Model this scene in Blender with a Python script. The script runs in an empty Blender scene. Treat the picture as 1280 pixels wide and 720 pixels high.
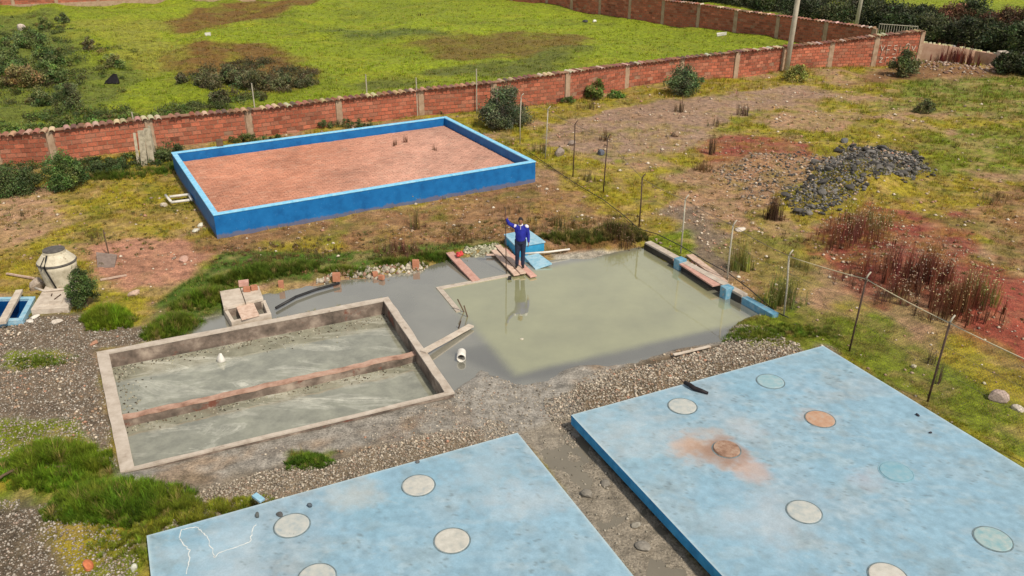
import bpy, bmesh, math, random
import numpy as np
from mathutils import Vector, Matrix, Euler
random.seed(7); rng = np.random.default_rng(7)
S = bpy.context.scene; COL = S.collection
# ---------------------------------------------------------------- camera, sky, sun, exposure
F = 1040.0; PT = math.atan2(496, F); H = 11.3
cam = bpy.data.objects.new('camera', bpy.data.cameras.new('camera')); COL.objects.link(cam)
cam.location = (0, 0, H); cam.rotation_euler = (math.pi/2 - PT, 0, 0)
cam.data.sensor_width = 36; cam.data.lens = 36*F/1280; cam.data.clip_end = 8000; cam.data.clip_start = .1
S.camera = cam
SUN_EL, SUN_AZ = 52, 40          # sun high, behind the camera and to the right (degrees, azimuth from -Y to +X)
W = bpy.data.worlds.new('World'); S.world = W; W.use_nodes = True
nt = W.node_tree; bg = nt.nodes['Background']
sky = nt.nodes.new('ShaderNodeTexSky'); sky.sky_type = 'NISHITA'; sky.sun_disc = False
sky.sun_elevation = math.radians(SUN_EL); sky.sun_rotation = math.radians(180-SUN_AZ)
sky.dust_density = 4; sky.air_density = 1.0; sky.altitude = 3500
hs = nt.nodes.new('ShaderNodeHueSaturation'); hs.inputs['Saturation'].default_value = .12; hs.inputs['Value'].default_value = 1.5
nt.links.new(sky.outputs[0], hs.inputs['Color']); nt.links.new(hs.outputs[0], bg.inputs[0]); bg.inputs[1].default_value = .105
sl = bpy.data.lights.new('sun', 'SUN'); sl.energy = 3.9; sl.angle = math.radians(4); sl.color = (1, .90, .75)
so = bpy.data.objects.new('sun', sl); COL.objects.link(so)
so.rotation_euler = (math.radians(90-SUN_EL), 0, math.radians(SUN_AZ)); so.location = (10, -10, 30)
S.view_settings.view_transform = 'Standard'; S.view_settings.look = 'None'; S.view_settings.gamma = 1
S.view_settings.exposure = 0.1
S.cycles.max_bounces = 6; S.cycles.transparent_max_bounces = 8

# ---------------------------------------------------------------- survey helpers (photo bearing -> point on a level plane)
SP, CP = math.sin(PT), math.cos(PT)
def P(x, y, z=0.):
    dx = (x-640)/F; dy = -(y-360)/F
    d = (dx, CP+dy*SP, -SP+dy*CP); t = (z-H)/d[2]
    return (d[0]*t, d[1]*t)
def mpp(x, y, z=0.):
    D = P(x, y, z)[1]; return (D*CP+(H-z)*SP)/F          # metres per pixel across
def hpp(x, y): return mpp(x, y)/CP*1.02
def fade(t): return t*t*(3-2*t)
_T = np.random.default_rng(99).random((256, 256))
def vn(x, y, s=0):
    x = x+s*37.13; y = y+s*11.71; fx0 = np.floor(x); fy0 = np.floor(y); ix = fx0.astype(np.int64); iy = fy0.astype(np.int64); fx = fade(x-fx0); fy = fade(y-fy0)
    i0 = ix & 255; i1 = (ix+1) & 255; j0 = iy & 255; j1 = (iy+1) & 255; a = _T[i0, j0]; b = _T[i1, j0]; c = _T[i0, j1]; d = _T[i1, j1]
    return a+(b-a)*fx+(c-a)*fy+(a-b-c+d)*fx*fy
def fbm(x, y, sc, s=0, o=4):
    v = 0; a = .5; t = 0
    for i in range(o):
        v = v+a*vn(x/sc+17.3*i, y/sc-9.1*i, s+i); t += a; a *= .55; sc *= .5
    return v/t                                             # 0..1, mean .5
def sd(x, y, poly):
    """signed distance to a polygon in metres, positive inside"""
    n = len(poly); x0 = min(p[0] for p in poly)-2; x1 = max(p[0] for p in poly)+2; y0 = min(p[1] for p in poly)-2; y1 = max(p[1] for p in poly)+2
    near = (x > x0) & (x < x1) & (y > y0) & (y < y1)
    if x.size > 50 and near.mean() < .8:
        out = np.full(x.shape, -2.)
        if near.any(): out[near] = sd(x[near], y[near], poly)
        return out
    d = np.full(x.shape, 1e9); ins = np.zeros(x.shape, bool)
    for i in range(n):
        ax, ay = poly[i]; bx, by = poly[(i+1) % n]; ex, ey = bx-ax, by-ay
        t = np.clip(((x-ax)*ex+(y-ay)*ey)/(ex*ex+ey*ey+1e-9), 0, 1)
        d = np.minimum(d, np.hypot(x-ax-t*ex, y-ay-t*ey))
        c = ((ay > y) != (by > y)) & (x < (bx-ax)*(y-ay)/((by-ay) if by != ay else 1e-9)+ax)
        ins ^= c
    return np.where(ins, d, -d)
def W2(px, z=0.): return [P(a, b, z) for a, b in px]
def mask(x, y, poly, soft=.4, wob=.5, seed=0, sc=1.2):
    s = sd(x, y, poly); k = s > -1.999 if x.size > 50 else np.ones(x.shape, bool); o = np.zeros(x.shape)
    if k.any(): o[k] = fade(np.clip((s[k]+(fbm(x[k], y[k], sc, seed)-.5)*3*wob)/soft+.5, 0, 1))
    return o

# ---------------------------------------------------------------- site plan
U = np.array([.905, .4255]); V = np.array([.4255, -.905])      # the yard's two building directions
def quad(p0, u, v, a, b): return [tuple(p0), tuple(p0+u*a), tuple(p0+u*a+v*b), tuple(p0+v*b)]
SR = quad(np.array(P(713.9, 518.8, .45)), U, V, 7.6, 9.5)      # right slab
SL = quad(np.array(P(647, 541, .45))-U*7.67, U, V, 7.67, 9.5)  # left slab
POOL = W2([(214.4,190.3),(557.5,145.3),(669.4,201.4),(266.7,268.3)], 1.0)
TANK = W2([(121,440),(485,371),(567.5,490.6),(151,590)], .15)
POND = W2([(548,360),(645,468),(940,400),(803,312)])
FLOOD = W2([(196,430),(235,408),(300,385),(335,366),(400,358),(428,352),(480,346),(525,338),(560,324),(615,316),(640,320),(690,326),(740,322),
            (800,310),(955,392),(925,402),(902,425),(858,436),(800,447),(720,460),(655,478),(625,470),(600,462),(575,478),(560,500),(520,500),(480,372),(215,424)])
MUD = W2([(545,440),(640,468),(700,470),(712,500),(745,560),(905,730),(780,730),(650,545),(610,555),(560,505),(430,545),(330,560),(160,597),(150,590),(560,490)])
CHAN = W2([(650,541),(712,520),(745,560),(905,735),(795,735)])
NW = [P(-380,245)]+W2([(-190,225),(0,207),(70,203),(192,188),(314,174),(425,158),(527,146),(617,139),(708,129),(782,111),(850,102),(918,98.6),(976,90),(1035,86),(1090,84),(1145,82)])
NWT = [158+20,168+4,168,161,146,135.5,122,110.5,101,88,79,71,63,57,51,43,37]     # photo rows of the wall's top
NWTX = [-380,-190,0,70,192,314,425,527,617,708,782,850,918,976,1035,1090,1147]
def beyond(x, y):
    xs = np.array([p[0] for p in NW]); ys = np.array([p[1] for p in NW]); return y-np.interp(x, xs, ys)
MOUNDS = [((72,572),1.15,.22),((150,622),1.5,.2),((230,650),1.1,.12),((135,395),.75,.2),((215,400),.8,.15),((262,372),.8,.15),((320,345),.9,.15),((385,578),.45,.12),
          ((1072,228),2.4,.8),((1020,250),1.6,.2),((1110,335),1.9,.35),((1200,385),2.2,.4),((950,205),1.6,.3),((760,300),1.2,.2),((690,298),1.0,.1),((1040,95),2.5,.35),((1180,90),3,.5)]
def shade(c, k): return tuple(v*k for v in c)
BANKS = W2([(160,640),(420,575),(640,535),(650,545),(183,675)]); BANKR = W2([(700,512),(800,470),(930,430),(1035,425),(1040,440),(716,522)])
def gz(x, y):
    x = np.asarray(x, float); y = np.asarray(y, float); sh = x.shape; x = x.ravel(); y = y.ravel()
    z = .07+(fbm(x, y, 1.6, 3)-.5)*.16+(fbm(x, y, .35, 5, 2)-.5)*.05
    for (q, r, h) in MOUNDS:
        cx, cy = P(*q); z += h*np.exp(-((x-cx)**2+(y-cy)**2)/(r*r*.5))
    far = np.clip(beyond(x, y)/3, 0, 1)
    z += far*((fbm(x, y, 7, 9)-.5)*.9+np.clip((-x-12)/14, 0, 1)*(fbm(x, y, 3.2, 19, 3)-.5)*1.2)
    bk = np.clip(sd(x, y, BANKR)/.5+.6, 0, 1); z = z*(1-bk)+bk*(.2+(fbm(x, y, .5, 12)-.5)*.1)
    bk = np.clip(sd(x, y, BANKS)/.6+.5, 0, 1); z = z*(1-bk)+bk*(.17+(fbm(x, y, .5, 12)-.5)*.1)
    # ground rises to the slab edges on their outer sides
    s = sd(x, y, SR); k = np.clip(1+s/.9, 0, 1)*(s < 0)*((x-SR[1][0])*U[0]+(y-SR[1][1])*U[1] > 0); z += k*.17
    s = sd(x, y, SL); k = np.clip(1+s/.9, 0, 1)*(s < 0)*((x-SL[0][0])*U[0]+(y-SL[0][1])*U[1] < 0); z += k*.2
    m = np.clip(sd(x, y, MUD)/.5+.5, 0, 1); z = z*(1-m)+m*(.03+(fbm(x, y, .8, 21)-.5)*.1)
    m = np.clip(sd(x, y, CHAN)/.2+.5, 0, 1); z = z*(1-m)+m*(-.005+(fbm(x, y, .7, 22)-.5)*.09)
    m = fade(np.clip((sd(x, y, FLOOD)+(fbm(x, y, .9, 31)-.5)*.5)/.5+.5, 0, 1)); z = z*(1-m)+m*(-.09)
    m = (sd(x, y, POND) > .1); z = np.where(m, -.4, z)
    m = (sd(x, y, [tuple(p) for p in TANK]) > .1); z = np.where(m, -.8, z)
    m = (sd(x, y, POOL) > .1); z = np.where(m, .05, z)
    m = (sd(x, y, SR) > .22) | (sd(x, y, SL) > .22); z = np.where(m, np.minimum(z, -.1), z)
    m = sd(x, y, W2([(-60,372),(43,371),(30,401),(-60,405)], .2)) > .06; z = np.where(m, -.5, z)
    return z.reshape(sh)
def G(px, py):
    z = 0.
    for _ in range(4): x, y = P(px, py, z); z = float(gz(np.array([x]), np.array([y]))[0])
    return Vector((x, y, z))
C = dict(dirt=(.40,.25,.155), pink=(.42,.21,.14), yel=(.30,.25,.018), gr=(.165,.21,.010), field=(.185,.235,.008), dry=(.15,.085,.02), brown=(.27,.15,.07),
         red=(.27,.07,.048), gravel=(.31,.275,.23), mud=(.29,.275,.25), palemud=(.42,.40,.34), bank=(.30,.26,.20), dark=(.055,.05,.025), lush=(.07,.13,.012), wet=(.10,.09,.075))
Z = [ # (polygon in photo bearings, colour, soft, wobble, grass density, gravel)
 ([(-80,230),(20,225),(240,195),(270,300),(200,345),(-80,350)], C['yel'], 1., 1.6, .9, .0),
 ([(-60,245),(60,238),(75,290),(30,310),(-60,320)], C['dirt'], .8, .9, .2, .15),
 ([(100,305),(230,300),(262,320),(235,350),(160,365),(110,350)], C['pink'], .6, .5, .03, .1),
 ([(-60,325),(50,325),(40,365),(-60,370)], C['yel'], .6, .4, .9, .0),
 ([(260,300),(440,270),(680,225),(800,270),(800,312),(690,318),(600,310),(500,330),(350,345),(262,330)], C['brown'], .7, .7, .45, .12),
 ([(330,305),(430,290),(450,325),(360,345),(300,340)], C['yel'], .6, .6, .8, .05),
 ([(280,318),(420,318),(540,308),(600,300),(640,312),(560,318),(500,338),(400,352),(330,362),(270,400),(190,425),(200,380)], C['lush'], .4, .3, 1., .0),
 ([(690,285),(790,262),(830,290),(800,308),(700,312)], C['dry'], .5, .4, 1., 0),
 ([(-80,405),(110,395),(190,415),(225,424),(125,440),(150,592),(60,600),(-80,600)], C['gravel'], .3, .25, .0, 1.),
 ([(10,442),(80,438),(100,452),(60,465),(5,460)], C['gr'], .3, .3, 1., .1),
 ([(-80,535),(100,528),(140,570),(160,590),(300,632),(185,668),(185,760),(60,760),(110,660),(-80,640)], C['gr'], .4, .4, 1., .1),
 ([(-80,630),(100,640),(110,700),(60,760),(-80,760)], shade(C['gravel'],.8), .5, .5, .25, 1.),
 ([(-10,560),(70,590),(60,610),(-10,620)], C['yel'], .4, .3, .7, .3),
 ([(60,660),(150,640),(160,680),(90,720)], C['yel'], .4, .4, .9, .3),
 ([(150,592),(280,590),(420,555),(560,520),(640,530),(650,545),(183,672),(170,640)], C['bank'], .5, .5, .0, 1.),
 ([(600,475),(640,468),(790,440),(930,415),(940,440),(800,480),(700,520),(660,545),(610,530)], C['mud'], .3, .2, .0, .05),
 ([(145,595),(570,490),(620,520),(640,535),(420,580),(170,650)], C['mud'], .3, .2, .0, .05),
 ([(165,650),(250,600),(420,568),(640,528),(660,560),(400,640),(190,700)], C['bank'], .6, .5, .0, .7),
 ([(690,510),(780,462),(900,432),(930,425),(960,425),(1035,432),(1040,470),(716,560)], C['bank'], .4, .3, .0, 1.),
 ([(925,418),(960,400),(1040,400),(1045,435),(1000,440),(940,438)], C['gr'], .3, .3, 1., 0.),
 ([(355,562),(395,552),(420,568),(400,585),(360,584)], C['gr'], .2, .15, 1., 0.),
 ([(300,560),(560,498),(600,520),(420,560),(330,580)], C['mud'], .4, .3, .0, .25),
 ([(600,300),(700,305),(820,250),(900,240),(1010,330),(960,395),(800,310)], C['dirt'], .8, .8, .35, .35),
 ([(690,215),(800,210),(860,290),(900,345),(830,330),(740,262)], C['yel'], .8, .8, .9, .05),
 ([(830,262),(880,258),(920,320),(900,350),(860,320)], (.30,.25,.20), .6, .6, .2, .8),
 ([(800,300),(860,290),(872,322),(850,330)], C['gr'], .4, .3, 1., .0),
 ([(925,415),(960,392),(1010,385),(1110,400),(1300,560),(1300,600),(1030,430),(930,435)], C['gr'], .5, .5, 1., .05),
 ([(690,135),(800,122),(1000,100),(1040,120),(900,150),(860,190),(760,200),(680,185)], (.36,.25,.19), .8, .9, .08, .4),
 ([(660,145),(760,120),(1000,95),(1010,108),(800,130),(690,160)], C['yel'], .6, .6, .9, .1),
 ([(870,190),(900,172),(1000,172),(1010,200),(940,225),(890,215)], C['red'], .7, .7, .15, .15),
 ([(850,215),(1000,190),(1010,230),(960,265),(880,262)], C['dirt'], .8, .8, .35, .35),
 ([(990,260),(1008,235),(1035,207),(1060,188),(1100,187),(1140,197),(1155,213),(1130,230),(1080,238),(1040,260),(1000,270)], (.07,.065,.055), .7, .7, .05, 1.),
 ([(1010,285),(1080,262),(1150,230),(1200,260),(1230,320),(1300,360),(1300,465),(1180,405),(1060,360),(1020,320)], C['red'], .9, .9, .12, .35),
 ([(1130,225),(1300,230),(1300,330),(1230,310),(1190,260)], C['brown'], .9, 1.4, .6, .1),
 ([(1150,170),(1300,150),(1300,215),(1180,225)], C['gr'], 1., 1., 1., .0),
 ([(1130,100),(1300,95),(1300,150),(1100,140)], (.15,.20,.02), 1.5, 1.5, 1., .0),
 ([(1160,395),(1230,350),(1320,350),(1320,470),(1200,420)], (.30,.07,.045), .6, .5, .05, .3),
 ([(1000,235),(1150,215),(1260,240),(1180,275),(1080,255),(1000,290)], C['yel'], .7, 1.0, .9, .1),
 ([(905,300),(985,290),(1040,330),(1000,380),(950,370)], (.24,.22,.04), .7, .8, .8, .2),
 ([(1060,108),(1110,85),(1240,85),(1260,98),(1150,102)], C['brown'], .8, .8, .1, .6),
 ([(690,320),(740,314),(800,312),(790,318),(700,330)], C['palemud'], .3, .3, 0, .1),
 ([(200,428),(260,400),(330,380),(340,395),(220,424)], C['mud'], .3, .2, 0, 0),
]
ZW = [([P(*q) for q in z[0]],)+tuple(z[1:]) for z in Z]
ZF = [ # beyond the wall
 ([(200,35),(240,14),(330,0),(400,2),(330,28),(230,40)], C['dry'], 2, 2.5, .9),
 ([(165,70),(250,52),(330,60),(400,85),(420,110),(330,118),(260,105),(210,95)], C['dry'], 2, 2.5, .9),
 ([(490,58),(560,42),(640,40),(740,48),(700,68),(560,72)], (.15,.11,.02), 2, 3, .9),
 ([(520,92),(620,78),(720,62),(700,88),(600,100)], (.11,.13,.018), 2, 3, .9),
 ([(410,40),(500,36),(560,45),(440,50)], (.10,.13,.018), 2, 2, .9),
 ([(430,105),(500,96),(560,104),(460,112)], (.11,.13,.018), 1.5, 1.5, .9),
 ([(-100,30),(60,15),(110,60),(150,100),(160,150),(-100,165)], (.12,.15,.02), 2, 2.5, .9),
 ([(80,30),(200,25),(230,45),(190,90),(120,60)], (.22,.23,.025), 2, 2.5, .9),
]
ZFW = [([P(*q) for q in z[0]],)+tuple(z[1:]) for z in ZF]
HEDGE = W2([(850,2),(1000,20),(1100,38),(1150,52),(1400,88),(1500,60),(1300,28),(1200,36),(1120,14),(1000,8),(850,-12)])
def ground_fields(x, y):
    """albedo rgb, grass density, gravel density, wetness"""
    n = fbm(x, y, 2.2, 41); n2 = fbm(x, y, .6, 51)
    t = np.clip((n-.5)*6+.72, 0, 1)[:, None]; t2 = np.clip((n2-.5)*4+.5, 0, 1)[:, None]
    col = np.array(C['dirt'])*(1-t)+np.array(C['yel'])*t; col = col*(1-.35*t2)+np.array(C['gr'])*.35*t2
    grass = .15+.75*t[:, 0]; grav = .25*(1-t[:, 0])
    for k, (poly, c, soft, wob, g, gv) in enumerate(ZW):
        m = mask(x, y, poly, soft, wob, 60+k); m *= np.clip(.85+(n2-.5)*1.2, .3, 1) if wob > .5 else 1
        col = col*(1-m[:, None])+np.array(c)*m[:, None]; grass = grass*(1-m)+g*m; grav = grav*(1-m)+gv*m
    v1 = np.clip((fbm(x, y, .9, 301, 5)-.53)*6, 0, 1)*np.clip(grass*2, 0, 1); v2 = np.clip((fbm(x, y, .7, 311, 5)-.53)*6, 0, 1)*(1-grav)
    m = (.55*v1*(1-.6*grav))[:, None]; col = col*(1-m)+np.array((.115,.15,.014))*m; m = (.45*v2)[:, None]; col = col*(1-m)+np.array((.40,.25,.13))*m; grass = grass*(1-.5*v2)
    v3 = (.28*np.clip((fbm(x, y, 1.4, 321, 5)-.55)*7, 0, 1)*(1-grav))[:, None]; col = col*(1-v3)+np.array((.15,.075,.035))*v3
    wet = np.zeros_like(x)
    m = mask(x, y, MUD, .4, .3, 7); col = col*(1-m[:, None])+np.array(C['mud'])*m[:, None]; grass *= 1-m; grav *= 1-.9*m; wet = np.maximum(wet, m*.6)
    m = mask(x, y, CHAN, .2, .1, 7); col = col*(1-m[:, None])+np.array((.27,.24,.195))*m[:, None]; wet = np.maximum(wet, m)
    s = sd(x, y, FLOOD); m = np.clip(s/.5+.4, 0, 1); col = col*(1-m[:, None]*.7)+np.array(C['wet'])*m[:, None]*.7; grass *= 1-np.clip(s/.2+.5, 0, 1); grav *= 1-.7*m; wet = np.maximum(wet, m)
    b = beyond(x, y); far = b > 0
    fc = np.array(C['field'])*(.8+.45*fbm(x, y, 9, 71))[:, None]; mf = np.clip((fbm(x, y, 3.5, 73)-.52)*6, 0, 1)[:, None]; fc = fc*(1-.6*mf)+np.array((.13,.165,.012))*.6*mf; mf = np.clip((fbm(x*.5, y*1.5, 1.6, 83)-.55)*6, 0, 1)[:, None]; fc = fc*(1-.45*mf)+np.array((.26,.26,.02))*.45*mf
    for k, (poly, c, soft, wob, g) in enumerate(ZFW):
        m = mask(x, y, poly, soft, wob*.8, 90+k, 4)*np.clip(1.+(fbm(x, y, 1.5, 77)-.5)*1.6, .2, 1); fc = fc*(1-m[:, None])+np.array(c)*m[:, None]
    m = mask(x, y, HEDGE, 2, 2, 5, 4); fc = fc*(1-m[:, None])+np.array((.05,.055,.02))*m[:, None]
    col = np.where(far[:, None], fc, col); grass = np.where(far, .9, grass); grav = np.where(far, .01, grav); wet = np.where(far, 0, wet)
    # the strip of bare soil against the wall foot
    return np.clip(col, 0, 1), grass, grav, wet

# ---------------------------------------------------------------- materials
def mat(name): 
    m = bpy.data.materials.new(name); m.use_nodes = True
    return m, m.node_tree, m.node_tree.nodes['Principled BSDF']
def noise(nt, scale, detail=4, rough=.6, vec=None, typ='ShaderNodeTexNoise'):
    n = nt.nodes.new(typ); n.inputs['Scale'].default_value = scale
    if 'Detail' in n.inputs: n.inputs['Detail'].default_value = detail; n.inputs['Roughness'].default_value = rough
    if vec is not None: nt.links.new(vec, n.inputs['Vector'])
    return n
def ramp(nt, fac, stops):
    r = nt.nodes.new('ShaderNodeValToRGB'); nt.links.new(fac, r.inputs[0]); e = r.color_ramp.elements
    while len(e) < len(stops): e.new(.5)
    for k, (p, c) in enumerate(stops): e[k].position = p; e[k].color = (*c, 1) if len(c) == 3 else c
    return r
def mixc(nt, a, b, fac, mode='MIX'):
    m = nt.nodes.new('ShaderNodeMix'); m.data_type = 'RGBA'; m.blend_type = mode
    for i, v in ((0, fac), (6, a), (7, b)):
        if hasattr(v, 'is_output'): nt.links.new(v, m.inputs[i])
        else: m.inputs[i].default_value = (*v, 1) if isinstance(v, tuple) else v
    return m.outputs[2]
def bump(nt, bs, h, strength=.5, dist=.02):
    b = nt.nodes.new('ShaderNodeBump'); b.inputs['Strength'].default_value = strength; b.inputs['Distance'].default_value = dist
    nt.links.new(h, b.inputs['Height']); nt.links.new(b.outputs[0], bs.inputs['Normal'])
def simple(name, stops, scale=3, rough=.85, bmp=.4, dist=.01, detail=5, rand=0., metal=0, space='pos', spots=None):
    """colour ramp over noise in world space, random shade per object, optional spots (colour, scale, threshold)"""
    m, nt, b = mat(name)
    if space == 'pos': g = nt.nodes.new('ShaderNodeNewGeometry'); v = g.outputs['Position']
    else: g = nt.nodes.new('ShaderNodeTexCoord'); v = g.outputs['Object']
    n = noise(nt, scale, detail, .65, v)
    c = ramp(nt, n.outputs['Fac'], [(.3+.4*k/max(1, len(stops)-1), s) for k, s in enumerate(stops)]).outputs[0]
    if spots:
        n2 = noise(nt, spots[1], 5, .7, v); mr = ramp(nt, n2.outputs['Fac'], [(spots[2], (0,0,0)), (spots[2]+.06, (1,1,1))])
        c = mixc(nt, c, spots[0], mr.outputs[0])
    if rand:
        oi = nt.nodes.new('ShaderNodeObjectInfo'); h = nt.nodes.new('ShaderNodeHueSaturation'); mp = nt.nodes.new('ShaderNodeMapRange')
        mp.inputs[3].default_value = 1-rand; mp.inputs[4].default_value = 1+rand; nt.links.new(oi.outputs['Random'], mp.inputs[0])
        nt.links.new(mp.outputs[0], h.inputs['Value']); nt.links.new(c, h.inputs['Color']); c = h.outputs[0]
    nt.links.new(c, b.inputs['Base Color']); b.inputs['Roughness'].default_value = rough; b.inputs['Metallic'].default_value = metal
    b.inputs['Specular IOR Level'].default_value = .3
    if bmp: bump(nt, b, n.outputs['Fac'], bmp, dist)
    return m
def vcol(name, rough=.85, nscale=12, nmix=.35, bmp=.4, trans=0., spec=.3, dist=.02, attr='Col'):
    m, nt, b = mat(name)
    a = nt.nodes.new('ShaderNodeAttribute'); a.attribute_name = attr
    g = nt.nodes.new('ShaderNodeNewGeometry'); n = noise(nt, nscale, 5, .7, g.outputs['Position'])
    r = ramp(nt, n.outputs['Fac'], [(.3, (1-nmix,)*3), (.7, (1+nmix,)*3)])
    r.color_ramp.elements[1].color = (1+nmix, 1+nmix, 1+nmix, 1)
    c = mixc(nt, a.outputs['Color'], r.outputs[0], 1., 'MULTIPLY')
    nt.links.new(c, b.inputs['Base Color']); b.inputs['Roughness'].default_value = rough; b.inputs['Specular IOR Level'].default_value = spec
    if bmp: bump(nt, b, n.outputs['Fac'], bmp, dist)
    if trans:
        t = nt.nodes.new('ShaderNodeBsdfTranslucent'); nt.links.new(c, t.inputs[0]); mx = nt.nodes.new('ShaderNodeMixShader'); mx.inputs[0].default_value = trans
        nt.links.new(b.outputs[0], mx.inputs[1]); nt.links.new(t.outputs[0], mx.inputs[2]); nt.links.new(mx.outputs[0], nt.nodes['Material Output'].inputs[0])
    return m
M = {}
M['blade'] = vcol('grass_blade', .75, 3, .2, 0, .3, .25)
M['leaf'] = vcol('leaf', .6, 5, .2, 0, .2, .35)
M['stone'] = vcol('stone', .85, 14, .25, .3)
M['brick'] = simple('brick', [(.30,.075,.04),(.42,.125,.07),(.50,.19,.115)], 5, .9, .5, .006, 6, .22, spots=((.46,.34,.25), 3.1, .60))
M['brickv'] = vcol('brick_surface', .9, 16, .3, .4)
M['mortar'] = simple('mortar', [(.20,.10,.065),(.34,.21,.14)], 4, .95, .6, .01)
M['pillar'] = simple('pillar_concrete', [(.26,.17,.11),(.36,.25,.17),(.42,.32,.23)], 3, .9, .6, .01)
M['conc'] = simple('concrete', [(.36,.30,.24),(.50,.43,.36),(.58,.52,.44)], 4, .85, .4, .006)
M['rim'] = simple('tank_rim_concrete', [(.33,.275,.225),(.45,.39,.33),(.53,.47,.41)], 3.5, .8, .5, .006, spots=((.24,.19,.15), 1.7, .62))
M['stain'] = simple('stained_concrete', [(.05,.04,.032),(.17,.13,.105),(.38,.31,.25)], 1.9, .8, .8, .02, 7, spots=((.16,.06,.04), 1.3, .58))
M['darkhole'] = simple('wet_shade_concrete', [(.015,.013,.012),(.04,.035,.03)], 4, .4, .3)  # wet concrete with the shade of pits and recesses put into its colour
M['redconc'] = simple('reddish_concrete', [(.22,.12,.085),(.40,.25,.19),(.48,.34,.27)], 3, .85, .7, .012, 6)
M['poolblue'] = simple('blue_painted_wall', [(.003,.09,.28),(.006,.13,.37),(.010,.155,.42)], 2.2, .55, .25, .004, 6, spots=((.10,.30,.50), 5, .68))
def splash(m):
    nt = m.node_tree; b = nt.nodes['Principled BSDF']; src = b.inputs['Base Color'].links[0].from_socket; g = nt.nodes.new('ShaderNodeNewGeometry'); sx = nt.nodes.new('ShaderNodeSeparateXYZ'); nt.links.new(g.outputs['Position'], sx.inputs[0])
    n = noise(nt, 4, 6, .7, g.outputs['Position']); ad = nt.nodes.new('ShaderNodeMath'); ad.operation = 'MULTIPLY_ADD'; nt.links.new(n.outputs['Fac'], ad.inputs[0]); ad.inputs[1].default_value = -.38; nt.links.new(sx.outputs['Z'], ad.inputs[2])
    r = ramp(nt, ad.outputs[0], [(0., (.55,.55,.55)), (.06, (0,0,0))]); r2 = ramp(nt, noise(nt, 9, 7, .8, g.outputs['Position']).outputs['Fac'], [(.63, (0,0,0)), (.68, (.6,.6,.6))])
    c = mixc(nt, src, (.20,.13,.085), r.outputs[0]); c = mixc(nt, c, (.22,.36,.50), r2.outputs[0]); nt.links.new(c, b.inputs['Base Color'])
splash(M['poolblue'])
M['poolrim'] = simple('pale_blue_rim', [(.12,.42,.68),(.22,.54,.78),(.35,.62,.80)], 5, .6, .3, .004)
M['slabside'] = simple('slab_side_blue', [(.01,.17,.38),(.02,.24,.50),(.05,.32,.58)], 4, .6, .4, .005)
M['blockblue'] = simple('faded_block_paint', [(.07,.22,.34),(.13,.30,.42),(.26,.38,.45)], 6, .7, .4, .006, spots=((.35,.33,.30), 5, .6))
M['ltblue'] = simple('light_blue_paint', [(.17,.36,.48),(.27,.46,.58),(.40,.54,.62)], 6, .65, .3, .004, spots=((.45,.45,.42), 4, .64))
M['midblue'] = simple('box_blue_paint', [(.02,.26,.50),(.05,.34,.60)], 5, .6, .3, .004)
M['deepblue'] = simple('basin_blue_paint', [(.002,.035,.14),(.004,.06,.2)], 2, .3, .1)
M['wood'] = simple('weathered_plank', [(.38,.25,.19),(.52,.38,.30),(.60,.47,.39)], 9, .8, .4, .004, 6, .12)
M['pinkwood'] = simple('pinkish_plank', [(.42,.22,.18),(.58,.36,.30)], 7, .8, .4, .004, 5, .1)
M['greywood'] = simple('grey_plank', [(.17,.15,.11),(.34,.30,.22),(.42,.38,.29)], 6, .85, .5, .006, 6, .15)
M['rust'] = simple('rusty_steel', [(.045,.03,.022),(.11,.065,.045)], 12, .7, .3, .003)
M['palepost'] = simple('weathered_post', [(.30,.27,.21),(.44,.41,.33)], 10, .8, .3)
M['wire'] = simple('fence_wire', [(.09,.08,.065),(.15,.13,.11)], 8, .6, 0)
M['rope'] = simple('pale_rope', [(.50,.42,.26),(.60,.52,.36)], 12, .8, .3)
M['cable'] = simple('black_hose', [(.012,.012,.013),(.03,.03,.032)], 8, .45, .2)
M['white'] = simple('white_plastic', [(.55,.52,.46),(.72,.70,.66)], 8, .5, .2, .003)
M['cream'] = simple('cream_tank', [(.36,.32,.23),(.52,.47,.36),(.60,.55,.43)], 4, .6, .3, .006, 5, spots=((.25,.19,.12), 3, .62))
M['lidgrey'] = simple('grey_lid', [(.06,.055,.05),(.13,.12,.11)], 8, .7, .3)
M['pole'] = simple('power_pole_concrete', [(.40,.36,.29),(.55,.50,.42)], 3, .85, .3)
M['tile'] = simple('clay_tile', [(.22,.11,.07),(.48,.34,.24),(.60,.50,.38)], 7, .9, .4, .01, 6)
M['red'] = simple('red_plastic', [(.45,.03,.035),(.62,.08,.07)], 10, .5, .2)
M['orange'] = simple('orange_clay', [(.33,.13,.07),(.45,.21,.13)], 10, .8, .3)
M['bark'] = simple('bark', [(.07,.045,.03),(.16,.11,.07)], 12, .9, .4)
M['adobe'] = simple('adobe_wall', [(.38,.22,.15),(.50,.32,.23),(.54,.38,.28)], 1.2, .95, .7, .03)
M['skin'] = simple('skin', [(.20,.09,.055),(.26,.12,.075)], 8, .55, .1)
M['jacket'] = simple('blue_jacket', [(.008,.012,.20),(.016,.025,.32)], 6, .75, .5, .01)
M['jacketw'] = simple('white_shoulder', [(.55,.5,.6),(.7,.68,.74)], 6, .8, .2)
M['trousers'] = simple('dark_trousers', [(.010,.014,.035),(.022,.028,.06)], 8, .85, .5, .01)
M['hair'] = simple('dark_hair', [(.008,.006,.006),(.02,.015,.013)], 30, .6, .3)
M['shoe'] = simple('black_shoe', [(.01,.01,.01),(.02,.02,.02)], 9, .5, .1)
M['black'] = simple('black_plastic', [(.006,.005,.006),(.018,.014,.018)], 6, .6, .6, .03)
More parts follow.
